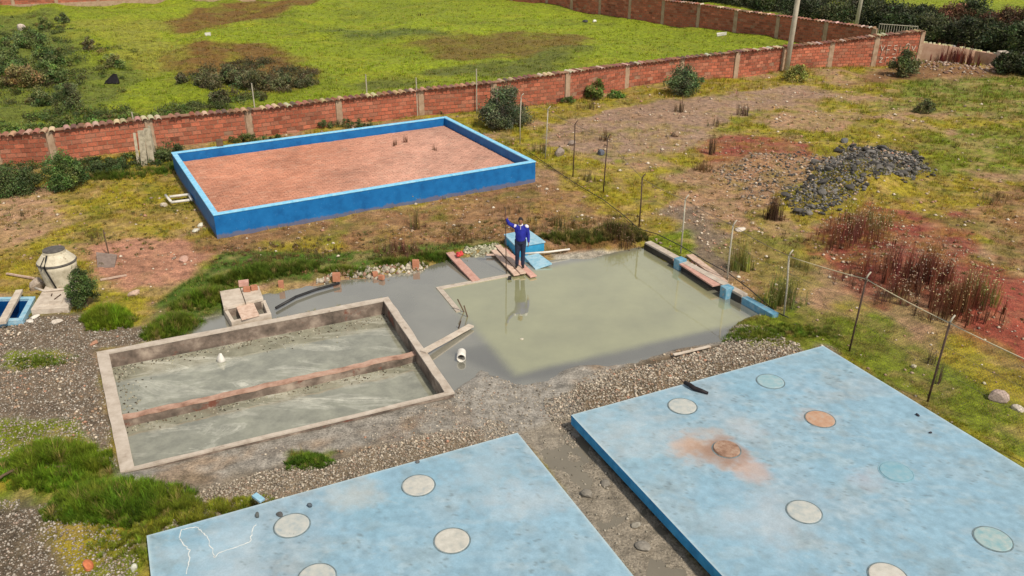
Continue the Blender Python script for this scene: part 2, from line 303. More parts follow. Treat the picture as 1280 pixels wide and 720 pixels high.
M['paint'] = simple('worn_white_paint', [(.40,.30,.24),(.60,.52,.42)], 6, .9, .2)
# ground: colour attribute broken up by stones, grit and damp
def ground_mat():
    m, nt, b = mat('ground'); L = nt.links.new
    a = nt.nodes.new('ShaderNodeAttribute'); a.attribute_name = 'Col'; x = nt.nodes.new('ShaderNodeAttribute'); x.attribute_name = 'Mix'
    sx = nt.nodes.new('ShaderNodeSeparateColor'); L(x.outputs['Color'], sx.inputs[0])
    g = nt.nodes.new('ShaderNodeNewGeometry'); v = g.outputs['Position']
    n1 = noise(nt, 3.5, 8, .7, v); n2 = noise(nt, 22, 4, .7, v)
    c = mixc(nt, a.outputs['Color'], ramp(nt, n1.outputs['Fac'], [(.32, (.5,.49,.47)), (.68, (1.5,1.46,1.42))]).outputs[0], 1., 'MULTIPLY')
    c = mixc(nt, c, ramp(nt, n2.outputs['Fac'], [(.32, (.5,.5,.5)), (.68, (1.5,1.5,1.5))]).outputs[0], .9, 'MULTIPLY')
    vo = noise(nt, 17, vec=v, typ='ShaderNodeTexVoronoi')
    st = ramp(nt, vo.outputs['Color'], [(0., (.6,.54,.46)), (.5, (1,.96,.9)), (1., (1.45,1.38,1.25))])
    e = ramp(nt, vo.outputs['Distance'], [(.35, (1,1,1)), (.75, (.35,.32,.3))])
    sc = mixc(nt, st.outputs[0], e.outputs[0], 1., 'MULTIPLY'); gc = mixc(nt, c, sc, 1., 'MULTIPLY')
    c = mixc(nt, c, gc, sx.outputs[0])
    L(c, b.inputs['Base Color'])
    r = nt.nodes.new('ShaderNodeMapRange'); L(sx.outputs[1], r.inputs[0]); r.inputs[3].default_value = .92; r.inputs[4].default_value = .28
    L(r.outputs[0], b.inputs['Roughness']); b.inputs['Specular IOR Level'].default_value = .35
    bump(nt, b, n2.outputs['Fac'], .9, .05); return m
M['ground'] = ground_mat()
def water_mat(name, attr=False, c1=(.13,.135,.12), c2=(.27,.28,.15), scum=None, ior=1.5):
    m, nt, b = mat(name); L = nt.links.new
    g = nt.nodes.new('ShaderNodeNewGeometry'); v = g.outputs['Position']
    n = noise(nt, .6, 5, .6, v); n3 = noise(nt, 2.5, 6, .7, v)
    f = ramp(nt, n.outputs['Fac'], [(.3, (.86,.86,.86)), (.7, (1.12,1.12,1.1))]).outputs[0]
    if attr:
        a = nt.nodes.new('ShaderNodeAttribute'); a.attribute_name = 'Col'; c = mixc(nt, a.outputs['Color'], f, 1., 'MULTIPLY')
    else: c = mixc(nt, c1, f, 1., 'MULTIPLY')
    rough = .04
    if scum:
        mp = nt.nodes.new('ShaderNodeMapping'); mp.inputs['Rotation'].default_value = (0,0,-.43); mp.inputs['Scale'].default_value = (.35,1.1,1); L(v, mp.inputs[0])
        s = noise(nt, 1.1, 7, .6, mp.outputs[0]); s.inputs['Distortion'].default_value = 1.2
        sr = ramp(nt, s.outputs['Fac'], [(.50, (0,0,0)), (.55, (.45,.45,.45)), (.58, (.15,.15,.15)), (.66, (1,1,1))])
        c = mixc(nt, c, scum, sr.outputs[0])
        s2 = ramp(nt, n3.outputs['Fac'], [(.35, (.72,.72,.70)), (.65, (1.15,1.15,1.15))]); c = mixc(nt, c, s2.outputs[0], 1., 'MULTIPLY')
        rr = nt.nodes.new('ShaderNodeMapRange'); L(sr.outputs[0], rr.inputs[0]); rr.inputs[3].default_value = .07; rr.inputs[4].default_value = .5; L(rr.outputs[0], b.inputs['Roughness'])
    else: b.inputs['Roughness'].default_value = rough
    L(c, b.inputs['Base Color']); b.inputs['IOR'].default_value = ior
    n4 = noise(nt, 5, 2, .5, v); bump(nt, b, n4.outputs['Fac'], .12, .006)
    return m
M['water'] = water_mat('pond_water', True, ior=3.8)
M['tankwater'] = water_mat('tank_water', False, (.27,.275,.215), scum=(.55,.55,.47), ior=2.8)
M['slabtop'] = vcol('painted_slab', .55, 30, .10, .15, 0, .3, .004)

# ---------------------------------------------------------------- mesh helpers
def link(name, me, m=None, parent=None, smooth=False):
    o = bpy.data.objects.new(name, me); COL.objects.link(o)
    if m is not None and me is not None and not me.materials: me.materials.append(m)
    if parent: o.parent = parent; o.matrix_parent_inverse = parent_inv(parent)
    if smooth: me.shade_smooth()
    return o
def parent_inv(p):
    mw = Matrix.Translation(p.location) @ p.rotation_euler.to_matrix().to_4x4() @ Matrix.Diagonal((*p.scale, 1)); q = p
    if p.parent: mw = parent_mw(p.parent) @ p.matrix_parent_inverse @ mw
    return mw.inverted()
def parent_mw(p):
    mw = Matrix.Translation(p.location) @ p.rotation_euler.to_matrix().to_4x4() @ Matrix.Diagonal((*p.scale, 1))
    return (parent_mw(p.parent) @ p.matrix_parent_inverse @ mw) if p.parent else mw
def tag(o, label=None, cat=None, group=None, kind=None):
    if label: o['label'] = label
    if cat: o['category'] = cat
    if group: o['group'] = group
    if kind: o['kind'] = kind
    return o
def empty(name, loc, label, cat, group=None, rz=0):
    o = bpy.data.objects.new(name, None); COL.objects.link(o); o.location = loc; o.rotation_euler.z = rz; o.empty_display_size = .2
    return tag(o, label, cat, group)
class MB:
    """collects shapes in world coordinates, linked as one mesh object"""
    def __init__(s): s.v = []; s.f = []; s.c = []; s.cur = None
    def add(s, vs, fs):
        n = len(s.v); s.v += [tuple(v) for v in vs]; s.f += [tuple(i+n for i in f) for f in fs]
        if s.cur is not None: s.c += [s.cur]*len(vs)
    def prism(s, pts, z0, z1, jit=0):
        """pts: plan polygon (ccw or cw), extruded from z0 to z1 (numbers or per-corner lists)"""
        n = len(pts); a = z0 if hasattr(z0, '__len__') else [z0]*n; b = z1 if hasattr(z1, '__len__') else [z1]*n
        area = sum(pts[i][0]*pts[(i+1)%n][1]-pts[(i+1)%n][0]*pts[i][1] for i in range(n))
        if area < 0: pts = pts[::-1]; a = list(a)[::-1]; b = list(b)[::-1]
        j = lambda: random.uniform(-jit, jit)
        vs = [(p[0], p[1], a[i]) for i, p in enumerate(pts)]+[(p[0]+j(), p[1]+j(), b[i]+j()) for i, p in enumerate(pts)]
        s.add(vs, [tuple(range(n))[::-1], tuple(range(n, 2*n))]+[(i, (i+1)%n, n+(i+1)%n, n+i) for i in range(n)])
    def box(s, c, size, R=None, jit=0):
        R = R or Matrix.Identity(3); hx, hy, hz = size[0]/2, size[1]/2, size[2]/2; c = Vector(c)
        vs = [c+R@Vector((x*hx+random.uniform(-jit,jit), y*hy+random.uniform(-jit,jit), z*hz+random.uniform(-jit,jit))) for x in (-1,1) for y in (-1,1) for z in (-1,1)]
        s.add(vs, [(0,1,3,2),(4,6,7,5),(0,4,5,1),(2,3,7,6),(0,2,6,4),(1,5,7,3)])
    def bar(s, a, b, w, h, jit=0):
        a, b = Vector(a), Vector(b); d = b-a; x = d.normalized(); up = Vector((0,0,1)) if abs(x.z) < .95 else Vector((0,1,0))
        y = up.cross(x).normalized(); z = x.cross(y); s.box((a+b)/2, (d.length, w, h), Matrix((x, y, z)).transposed(), jit)
    def tube(s, path, r, n=8, cap=True):
        path = [Vector(p) for p in path]; rs = r if hasattr(r, '__len__') else [r]*len(path); vs = []; k = len(path)
        for i, p in enumerate(path):
            d = (path[min(i+1, k-1)]-path[max(i-1, 0)]).normalized(); up = Vector((0,0,1)) if abs(d.z) < .9 else Vector((0,1,0))
            a = d.cross(up).normalized(); b = d.cross(a)
            vs += [p+(a*math.cos(t)+b*math.sin(t))*rs[i] for t in [2*math.pi*q/n for q in range(n)]]
        fs = [(i*n+q, i*n+(q+1)%n, (i+1)*n+(q+1)%n, (i+1)*n+q) for i in range(k-1) for q in range(n)]
        if cap: fs += [tuple(range(n))[::-1], tuple((k-1)*n+q for q in range(n))]
        s.add(vs, fs)
    def lathe(s, c, prof, n=32):
        c = Vector(c); vs = [c+Vector((r*math.cos(2*math.pi*q/n), r*math.sin(2*math.pi*q/n), z)) for r, z in prof for q in range(n)]
        fs = [(i*n+q, i*n+(q+1)%n, (i+1)*n+(q+1)%n, (i+1)*n+q) for i in range(len(prof)-1) for q in range(n)]
        s.add(vs, fs+[tuple(range(n))[::-1], tuple((len(prof)-1)*n+q for q in range(n))])
    def ball(s, c, r, n=12, R=None):
        r = r if hasattr(r, '__len__') else (r,)*3; c = Vector(c); R = R or Matrix.Identity(3); vs = []; m = n//2
        for i in range(m+1):
            ph = math.pi*i/m
            vs += [c+R@Vector((r[0]*math.sin(ph)*math.cos(2*math.pi*q/n), r[1]*math.sin(ph)*math.sin(2*math.pi*q/n), r[2]*math.cos(ph))) for q in range(n)]
        s.add(vs, [(i*n+q, (i+1)*n+q, (i+1)*n+(q+1)%n, i*n+(q+1)%n) for i in range(m) for q in range(n)])
    def build(s, name, m, parent=None, smooth=False, bevel=0, kind=None):
        me = bpy.data.meshes.new(name); me.from_pydata(s.v, [], s.f); me.update()
        if s.c:
            at = me.color_attributes.new('Col', 'FLOAT_COLOR', 'POINT'); at.data.foreach_set('color', np.array([(*c, 1) for c in s.c], np.float32).ravel())
        o = link(name, me, m, parent, smooth)
        if bevel:
            b = o.modifiers.new('bevel', 'BEVEL'); b.width = bevel; b.segments = 2; b.limit_method = 'ANGLE'
        if kind: o['kind'] = kind
        return o
def raw_mesh(name, verts, faces, cols=None, smooth=False, extra=None):
    """faces: (N,3) or (N,4) int array"""
    me = bpy.data.meshes.new(name); k = faces.shape[1]; nf = len(faces)
    me.vertices.add(len(verts)); me.vertices.foreach_set('co', verts.astype(np.float32).ravel())
    me.loops.add(nf*k); me.loops.foreach_set('vertex_index', faces.astype(np.int32).ravel())
    me.polygons.add(nf); me.polygons.foreach_set('loop_start', (np.arange(nf)*k).astype(np.int32))
    if smooth: me.polygons.foreach_set('use_smooth', np.ones(nf, bool))
    me.update(calc_edges=True)
    for an, cc in (('Col', cols), ('Mix', extra)):
        if cc is not None:
            at = me.color_attributes.new(an, 'FLOAT_COLOR', 'POINT'); c4 = np.ones((len(verts), 4), np.float32); c4[:, :3] = cc; at.data.foreach_set('color', c4.ravel())
    return me
def rot_z(a):
    R = np.zeros((len(a), 3, 3)); c, s = np.cos(a), np.sin(a); R[:,0,0] = c; R[:,0,1] = -s; R[:,1,0] = s; R[:,1,1] = c; R[:,2,2] = 1; return R
def rot_rand(n):
    q = rng.normal(size=(n, 4)); q /= np.linalg.norm(q, axis=1)[:, None]; w, x, y, z = q.T
    return np.stack([1-2*(y*y+z*z), 2*(x*y-z*w), 2*(x*z+y*w), 2*(x*y+z*w), 1-2*(x*x+z*z), 2*(y*z-x*w), 2*(x*z-y*w), 2*(y*z+x*w), 1-2*(x*x+y*y)], -1).reshape(n, 3, 3)
def scatter(tv, tf, pos, R, scale, cols):
    n = len(pos); t = tv[None]*scale[:, None, :]; v = np.einsum('nij,nkj->nki', R, t)+pos[:, None, :]
    f = tf[None]+(np.arange(n)*len(tv))[:, None, None]
    return v.reshape(-1, 3), f.reshape(-1, tf.shape[1]), np.repeat(cols, len(tv), 0)
OCT = (np.array([(1,0,0),(-1,0,0),(0,1,0),(0,-1,0),(0,0,1),(0,0,-1)], float), np.array([(0,2,4),(2,1,4),(1,3,4),(3,0,4),(2,0,5),(1,2,5),(3,1,5),(0,3,5)]))
def rock_verts(seed, sub=2, rough=.25):
    bm = bmesh.new(); bmesh.ops.create_icosphere(bm, subdivisions=sub, radius=1); r = random.Random(seed)
    ax = [Vector((r.gauss(0,1), r.gauss(0,1), r.gauss(0,1))).normalized() for _ in range(9)]; ofs = [r.uniform(.55, .95) for _ in ax]
    for v in bm.verts:
        for a, o in zip(ax, ofs):
            d = v.co.dot(a)
            if d > o: v.co -= a*(d-o)
        v.co *= 1+r.uniform(-.03, .03)
    me = bpy.data.meshes.new('rock'); bm.to_mesh(me); bm.free(); return me
BLADE = (np.array([(-.5,0,0),(.5,0,0),(-.32,.14,.6),(.32,.14,.6),(0,.5,1)], float), np.array([(0,1,3),(0,3,2),(2,3,4)]))
BLADE1 = (np.array([(-.5,0,0),(.5,0,0),(0,.45,1)], float), np.array([(0,1,2)]))
def blades(xy, z, w, h, cols, tpl=BLADE1, lean=1.):
    n = len(xy); R = rot_z(rng.uniform(0, 6.28, n)); sc = np.stack([w, h*rng.uniform(.1, 1.2, n)*lean, h], 1)
    return scatter(tpl[0], tpl[1], np.column_stack([xy, z]), R, sc, cols)
def varied(base, n, v=.25, hue=.12):
    c = np.array(base)[None]*(1+rng.normal(0, v, (n, 1)))*(1+rng.normal(0, hue, (n, 3))); return np.clip(c, .004, .9)

# ---------------------------------------------------------------- terrain
def axis(a, b, step, lo, hi, g=1.09):
    v = list(np.arange(a, b, step)); s = step; x = a; left = []
    while x > lo: s *= g; x -= s; left.append(x)
    s = step; x = v[-1]; right = []
    while x < hi: s *= g; x += s; right.append(x)
    return np.array(left[::-1]+v+right)
def axis_y():
    v = [4.]; s = .10
    while v[-1] < 5000:
        y = v[-1]; s = .10 if y < 30 else (.10+(y-30)*.006 if y < 110 else s*1.15); v.append(y+s)
    return np.array([-3000, -500, -100, -20, -5, 0, 2.]+v)
xs = axis(-15, 18, .11, -4000, 4000, 1.025); xs = xs[np.r_[True, np.diff(xs) > 0]]; ys = axis_y()
X, Y = np.meshgrid(xs, ys); xf, yf = X.ravel(), Y.ravel()
near = (yf > 0) & (yf < 400) & (np.abs(xf) < 300)
zf = np.full(xf.shape, .05); zf[near] = gz(xf[near], yf[near])
colr = np.tile(np.array(C['field']), (len(xf), 1)); mix = np.zeros((len(xf), 3))
cc, gg, gv, ww = ground_fields(xf[near], yf[near]); colr[near] = cc; mix[near, 0] = gv; mix[near, 1] = ww; mix[near, 2] = gg
nx, ny = len(xs), len(ys); ii = (np.arange(ny-1)[:, None]*nx+np.arange(nx-1)[None]).ravel()
ground = link('ground', raw_mesh('ground', np.column_stack([xf, yf, zf]), np.column_stack([ii, ii+1, ii+nx+1, ii+nx]), colr, True, mix), M['ground'])
tag(ground, 'yard of patchy grass, pinkish dirt, gravel and grey mud with the green field beyond the wall', kind='structure')

# water: one level sheet, murky green where the sunken pond is, grey where it only covers mud
def water_sheet():
    x0, x1, y0, y1 = -12.5, 9.5, 15.5, 28; xs = np.arange(x0, x1, .1); ys = np.arange(y0, y1, .1); X, Y = np.meshgrid(xs, ys); x, y = X.ravel(), Y.ravel()
    keep = (sd(x, y, FLOOD) > -.75) & (sd(x, y, TANK) < .13)
    edge = sd(x, y, POND)+(fbm(x, y, .5, 3)-.5)*.12; g = fade(np.clip(edge/.45+.5, 0, 1))[:, None]
    grey = np.array((.19,.187,.155))*(.85+.4*fbm(x, y, 1.8, 8))[:, None]; grn = np.array((.29,.295,.16))*(.92+.2*fbm(x, y, 2.5, 9))[:, None]
    dk = fade(np.clip((-sd(x, y, W2([(560,440),(905,370),(960,400),(900,432),(700,470),(640,478)])))*-1/.4+.5, 0, 1))[:, None]; grey = grey*(1-.35*dk)
    n = len(xs); idx = np.arange(len(x)).reshape(len(ys), n); a = idx[:-1, :-1].ravel(); k = keep[a] & keep[a+1] & keep[a+n] & keep[a+n+1]; a = a[k]
    me = raw_mesh('pond_water', np.column_stack([x, y, np.zeros_like(x)]), np.column_stack([a, a+1, a+n+1, a+n]), grey*(1-g)+grn*g)
    tag(link('pond_water', me, M['water']), 'murky green pond water and the grey floodwater round it', kind='structure')
water_sheet()
tc = np.mean(np.array(TANK), 0); m = MB(); m.prism([tuple(tc+(np.array(q)-tc)*.985) for q in TANK], -.9, -.31)
tag(m.build('tank_water', M['tankwater']), 'scummy grey-green water lying in the sunken concrete tank', kind='structure')
m = MB(); cpoly = [tuple(p) for p in CHAN]; m.prism(cpoly, -.3, -.012)
tag(m.build('channel_water', water_mat('channel_water', c1=(.19,.17,.135), ior=1.6)), 'thin brown water lying between the two blue slabs', kind='structure')

# ---------------------------------------------------------------- walled frames
def offset(quadpts, t):
    """inward offset of a convex quad by t (number or one per side)"""
    q = [np.array(p, float) for p in quadpts]; c = sum(q)/4; t = t if hasattr(t, '__len__') else [t]*4; L = []
    for i in range(4):
        a, b = q[i], q[(i+1)%4]; d = (b-a)/np.linalg.norm(b-a); n = np.array([-d[1], d[0]]); n = n if n@(c-a) > 0 else -n
        L.append((a+n*t[i], d))
    out = []
    for i in range(4):
        (p, d), (r, e) = L[i-1], L[i]; s = np.linalg.solve(np.column_stack([d, -e]), r-p); out.append(tuple(p+d*s[0]))
    return out
def jline(a, b, n, amp):
    return [(a[0]+(b[0]-a[0])*i/n+random.uniform(-amp, amp), a[1]+(b[1]-a[1])*i/n+random.uniform(-amp, amp)) for i in range(n+1)]
def frame_walls(root, outer, t, z0, z1, mwall, mrim, rimh, over=.02, bev=.012, names=('wall', 'coping')):
    inner = offset(outer, t); oo = offset(outer, -over); ii = offset(inner, over)
    for i in range(4):
        j = (i+1) % 4; m = MB(); m.prism([outer[i], outer[j], inner[j], inner[i]], z0, z1-rimh); m.build(names[0], mwall, root, bevel=.004)
        m = MB(); m.prism([oo[i], oo[j], ii[j], ii[i]], z1-rimh, z1); m.build(names[1], mrim, root, bevel=bev)
    return inner
def bricks_mesh(m, dims, base):
    pass
# blue filter basin
pool = empty('filter_basin', (*np.mean(POOL, 0), 0), 'big blue-walled rectangular basin floored with salmon pink brick paving', 'basin')
pin = frame_walls(pool, POOL, .17, -.2, 1.0, M['poolblue'], M['poolrim'], .05)
m = MB(); m.prism(offset(POOL, .1), -.1, .53); m.build('bedding_sand', simple('bedding_sand', [(.30,.15,.10),(.42,.24,.17)], 6), pool)
def paving(root, poly, z, bl, bw, gap):
    a = np.array(poly[3]); e1 = np.array(poly[2])-a; l1 = np.linalg.norm(e1); e1 /= l1; e2 = np.array(poly[0])-a; l2 = np.linalg.norm(e2); e2 /= l2
    items = []
    for r in range(int(l2/bw)):
        off = (r % 2)*bl/2
        for k in range(-1, int(l1/bl)+1):
            s0 = max(.01, k*bl+off); s1 = min(l1-.01, (k+1)*bl+off)-gap
            if s1-s0 < .06: continue
            c = a+e1*(s0+s1)/2+e2*(r*bw+bw/2); items.append((c, s1-s0, bw-gap))
    cam0 = np.array([0, 0]); items.sort(key=lambda q: np.hypot(*(q[0]))*(1 if q[1] > bl*.7 else 9))
    ang = math.atan2(e1[1], e1[0]); R = Matrix.Rotation(ang, 3, 'Z'); mesh = None
    mm = M['pavebrick']
    def brickcol(c):
        n = float(fbm(np.array([c[0]]), np.array([c[1]]), 2.5, 5)[0]); n2 = float(fbm(np.array([c[0]]), np.array([c[1]]), .7, 15)[0])
        lft = min(1, max(0, (c[0]+9)/5)); base = np.array((.53,.235,.15))*(1-lft)+np.array((.55,.30,.225))*lft
        k = .66+.5*n+.35*(n2-.5)+random.gauss(0, .06); c3 = base*k; w = max(0, random.gauss(0, .09)); return tuple(np.clip(c3*(1-w)+np.array((.55,.42,.33))*w, .02, .8))
    protos = []
    for q in range(6):
        mb = MB(); mb.cur = brickcol(items[q*9][0]); h = .05; mb.box((0,0,0), (1,1,h), None, 0); mb.v = [(x, y, zz+(random.uniform(-.006,.006))) for x, y, zz in mb.v]
        me = bpy.data.meshes.new('brick'); me.from_pydata(mb.v, [], mb.f); me.materials.append(mm); protos.append(me)
    rest = MB()
    for n, (c, l, w) in enumerate(items):
        zz = z+random.uniform(-.008, .008)
        if n < 300:
            o = bpy.data.objects.new('brick', protos[n % 6]); COL.objects.link(o); o.parent = root; o.matrix_parent_inverse = parent_inv(root)
            o.location = (c[0], c[1], zz); o.rotation_euler = (random.uniform(-.02,.02), random.uniform(-.02,.02), ang+random.uniform(-.015,.015)); o.scale = (l, w, 1); o.color = (*brickcol(c), 1)
        else:
            rest.cur = brickcol(c); rest.box((c[0], c[1], zz), (l, w, .05), R, .003)
    rest.build('brick_paving', M['brickv'], root, kind='stuff')
def obj_color_mat(name, rough=.9):
    m, nt, b = mat(name); oi = nt.nodes.new('ShaderNodeObjectInfo'); g = nt.nodes.new('ShaderNodeNewGeometry'); n = noise(nt, 16, 5, .7, g.outputs['Position'])
    r = ramp(nt, n.outputs['Fac'], [(.3, (.7,.7,.7)), (.7, (1.3,1.3,1.3))]); c = mixc(nt, oi.outputs['Color'], r.outputs[0], 1., 'MULTIPLY')
    nt.links.new(c, b.inputs['Base Color']); b.inputs['Roughness'].default_value = rough; b.inputs['Specular IOR Level'].default_value = .3; bump(nt, b, n.outputs['Fac'], .4, .02); return m
M['pavebrick'] = obj_color_mat('paving_brick'); M['wallbrick'] = obj_color_mat('wall_brick')
paving(pool, pin, .56, .27, .135, .009)

# sunken tank
tank = empty('sunken_tank', (*np.mean(TANK, 0), 0), 'sunken concrete tank split by a reddish low wall, murky water inside', 'tank')
tt = [.18, .19, .09, .26]    # back, right, front, left wall thickness
tin = offset(TANK, tt)
for i in range(4):
    j = (i+1) % 4; zt = .15
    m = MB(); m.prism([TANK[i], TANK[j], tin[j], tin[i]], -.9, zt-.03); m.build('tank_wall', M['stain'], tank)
    o1, i1 = jline(TANK[i], TANK[j], 10, .008), jline(tin[i], tin[j], 10, .008)
    oo = offset(TANK, -.012); ii = offset(tin, .012); o1 = jline(oo[i], oo[j], 12, .01); i1 = jline(ii[i], ii[j], 12, .01)
    m = MB(); zz = [zt+random.uniform(-.008,.008) for _ in range(13)]
    for q in range(12): 
        m.add([(*o1[q], zt-.04), (*o1[q+1], zt-.04), (*i1[q+1], zt-.04), (*i1[q], zt-.04), (*o1[q], zz[q]), (*o1[q+1], zz[q+1]), (*i1[q+1], zz[q+1]), (*i1[q], zz[q])], [(0,1,2,3),(4,7,6,5),(0,4,5,1),(3,2,6,7)]+([(0,3,7,4)] if q == 0 else [])+([(1,5,6,2)] if q == 11 else []))
    m.build('rim', M['rim'], tank)
dl, dr = np.array(P(141,526,-.06)), np.array(P(524,442,-.06)); dn = np.array([-(dr-dl)[1], (dr-dl)[0]]); dn /= np.linalg.norm(dn)
m = MB(); o1 = jline(dl, dr, 30, .018); i1 = jline(dl+dn*.16, dr+dn*.16, 30, .018); zz = [-.06+random.uniform(-.02,.02) for _ in o1]
for q in range(30):
    m.add([(*o1[q], -.9), (*o1[q+1], -.9), (*i1[q+1], -.9), (*i1[q], -.9), (*o1[q], zz[q]), (*o1[q+1], zz[q+1]), (*i1[q+1], zz[q+1]), (*i1[q], zz[q])], [(4,5,6,7),(0,1,5,4),(3,7,6,2)])
m.build('divider_wall', M['stain'], tank); m2 = MB(); zz2 = [z+.012 for z in zz]; o2 = [tuple(np.array(p)-dn*.012) for p in o1]; i2 = [tuple(np.array(p)+dn*.012) for p in i1]
for q in range(30):
    m2.add([(*o2[q], zz[q]-.03), (*o2[q+1], zz[q+1]-.03), (*i2[q+1], zz[q+1]-.03), (*i2[q], zz[q]-.03), (*o2[q], zz2[q]), (*o2[q+1], zz2[q+1]), (*i2[q+1], zz2[q+1]), (*i2[q], zz2[q])], [(4,5,6,7),(0,1,5,4),(3,7,6,2)])
m2.build('divider_cap', M['redconc'], tank)
m = MB(); px = [(477,381,-.36),(485,408,-.36)]; a = P(478,380,.1); 
# scum, foam and debris floating in the tank
def floaters():
    sp = MB(); n = 0; dcol = [(.05,.04,.03),(.12,.09,.06),(.3,.28,.2),(.45,.42,.34)]
    a, b, c, d = [np.array(p) for p in tin]
    for _ in range(700):
        u = random.random(); e = random.choice([0, 0, 0, 1, 1, 2]); off = abs(random.gauss(0, .16))
        if e == 0: p = a+(b-a)*u+(d-a)/np.linalg.norm(d-a)*(.05+off*(2.2 if u > .5 else 1))
        elif e == 1: p = dl+(dr-dl)*u-dn*(.03+off*.8)
        else: p = a+(d-a)*u*.5+(b-a)/np.linalg.norm(b-a)*(.05+off*1.6)
        s = random.uniform(.008, .028); sp.cur = random.choice(dcol)
        sp.box((p[0], p[1], -.307), (s*random.uniform(1,2.5), s, .02), Matrix.Rotation(random.uniform(0,3), 3, 'Z'), .004)
    tag(sp.build('floating_debris', M['stone']), 'dark scraps floating along the walls of the sunken tank', kind='stuff')
floaters()
m = MB(); m.lathe((0,0,0), [(.10,0),(.13,.04),(.11,.1),(.05,.22),(.02,.26)], 9); m.v = [(x*1.0+random.uniform(-.02,.02), y*.8, z) for x, y, z in m.v]
o = m.build('foam_lump', M['white'], smooth=True); o.location = (*P(277,452,-.31), -.31); tag(o, 'white lump of foam floating near the back wall of the sunken tank', 'foam')

# painted slabs
def slab(corners, z, label, seed, feats, name='tank_slab'):
    root = empty(name, (*np.mean(np.array(corners), 0), 0), label, 'slab')
    p0 = np.array(corners[0]); nu, nv = int(7.65/.045), int(9.5/.045); lu = np.linalg.norm(np.array(corners[1])-p0)
    su, sv = np.meshgrid(np.linspace(0, lu, nu), np.linspace(0, 9.5, nv)); x = p0[0]+U[0]*su+V[0]*sv; y = p0[1]+U[1]*su+V[1]*sv; xx, yy = x.ravel(), y.ravel()
    A = np.array; n1 = fbm(xx, yy, 2.2, seed, 5)[:, None]; n2 = fbm(xx, yy, .8, seed+5, 5)[:, None]; n3 = fbm(xx*.5, yy*1.2, .35, seed+9, 4)[:, None]; n4 = fbm(xx, yy, .12, seed+3, 2)[:, None]
    col = np.tile(A((.285,.465,.60)), (len(xx), 1)); st = fbm(xx*.45+yy*.2, yy*1.3, .5, seed+61, 5)[:, None]; gr = fbm(xx, yy, .2, seed+71, 3)[:, None]
    def lay(col, f, lo, k, c, w): t = np.clip((f-lo)*k, 0, 1)*w*.62; return col*(1-t)+A(c)*t
    g2 = .16*(gr-.5)+.10*(n4-.5); ln = lambda f, w: np.clip(1-np.abs(f-.5)/w, 0, 1)
    col = lay(col, n1+g2, .47, 4, (.34,.48,.55), .5); col = lay(col, fbm(xx, yy, 1.6, seed+20, 6)[:, None]+g2, .53, 5, (.21,.41,.53), .40)
    col = lay(col, n2+g2, .54, 6, (.41,.47,.50), .40); col = lay(col, st+g2, .58, 8, (.44,.52,.56), .22); col = lay(col, fbm(xx*1.2, yy*.5, .5, seed+81, 6)[:, None]+g2, .58, 8, (.23,.37,.45), .32)
    col = lay(col, fbm(xx, yy, .5, seed+33, 6)[:, None]+g2, .62, 10, (.27,.31,.31), .45); col = lay(col, fbm(xx, yy, 2.6, seed+44, 5)[:, None]+g2, .54, 6, (.47,.43,.42), .35); col = lay(col, n3+g2, .62, 14, (.48,.56,.60), .35)
    col = lay(col, gr+.2*(n2-.5), .66, 12, (.20,.30,.35), .35); pud = fbm(xx, yy, 1.3, seed+91, 4)[:, None]; col = lay(col, ln(pud, .006), .2, 2, (.52,.58,.58), .28); col = lay(col, ln(fbm(xx, yy, 2.1, seed+95, 5)[:, None], .004), .2, 2, (.20,.28,.31), .30)
    sp = np.clip((fbm(xx, yy, .07, seed+131, 2)[:, None]-.74)*12, 0, 1)*np.clip((n2-.45)*8, 0, 1); col = col*(1-.5*sp)+A((.12,.15,.15))*.5*sp; col = col*(.80+.36*n4)*.81
    for (cx, cy, r, c, k) in feats:
        d = np.hypot(xx-cx, (yy-cy))/r+(fbm(xx, yy, .5, seed+7, 6)-.5)*2.0+(n4[:, 0]-.5)*.5; t = (np.clip(1.25-d, 0, 1)**.8*k)[:, None]; t = np.clip(t, 0, 1); col = col*(1-t)+A(c)*t
    d = np.minimum(np.minimum(su.ravel(), lu-su.ravel()), sv.ravel()); t = np.clip(1-d/.06, 0, 1)[:, None]*.5; col = col*(1-t)+A((.5,.6,.62))*t
    idx = np.arange(len(xx)).reshape(su.shape); a = idx[:-1, :-1].ravel(); w = su.shape[1]
    link('painted_top', raw_mesh('painted_top', np.column_stack([xx, yy, z+(fbm(xx, yy, 1.5, seed)-.5)*.012]), np.column_stack([a, a+w, a+w+1, a+1]), np.clip(col, 0, 1), True), M['slabtop'], root)
    m = MB(); m.prism(corners, z-.25, z-.008); m.build('edge_beam', M['slabside'], root, bevel=.008)
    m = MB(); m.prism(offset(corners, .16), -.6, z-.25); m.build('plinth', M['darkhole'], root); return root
zs = .45; rust = P(905,560,zs); l1 = P(1025,524,zs); r1 = P(880,560,zs); pk = P(1090,600,zs)
slab_r = slab(SR, zs, 'right blue painted concrete tank roof with a rust-brown stain round one cover', 100,
     [(*r1, .7, (.48,.35,.27), .75), (*P(862,556,zs), .4, (.44,.29,.21), .7), (*P(945,590,zs), .35, (.52,.33,.25), .5), (*P(885,566,zs), .40, (.27,.17,.12), .75), (*rust, .40, (.25,.15,.11), .85), (*P(935,535,zs), .45, (.50,.44,.42), .35), (*l1, .42, (.55,.38,.30), .35), (*P(1080,600,zs), .4, (.52,.42,.44), .3), (*P(800,540,zs), .9, (.46,.50,.53), .4), (*P(950,650,zs), .8, (.46,.48,.51), .35)])
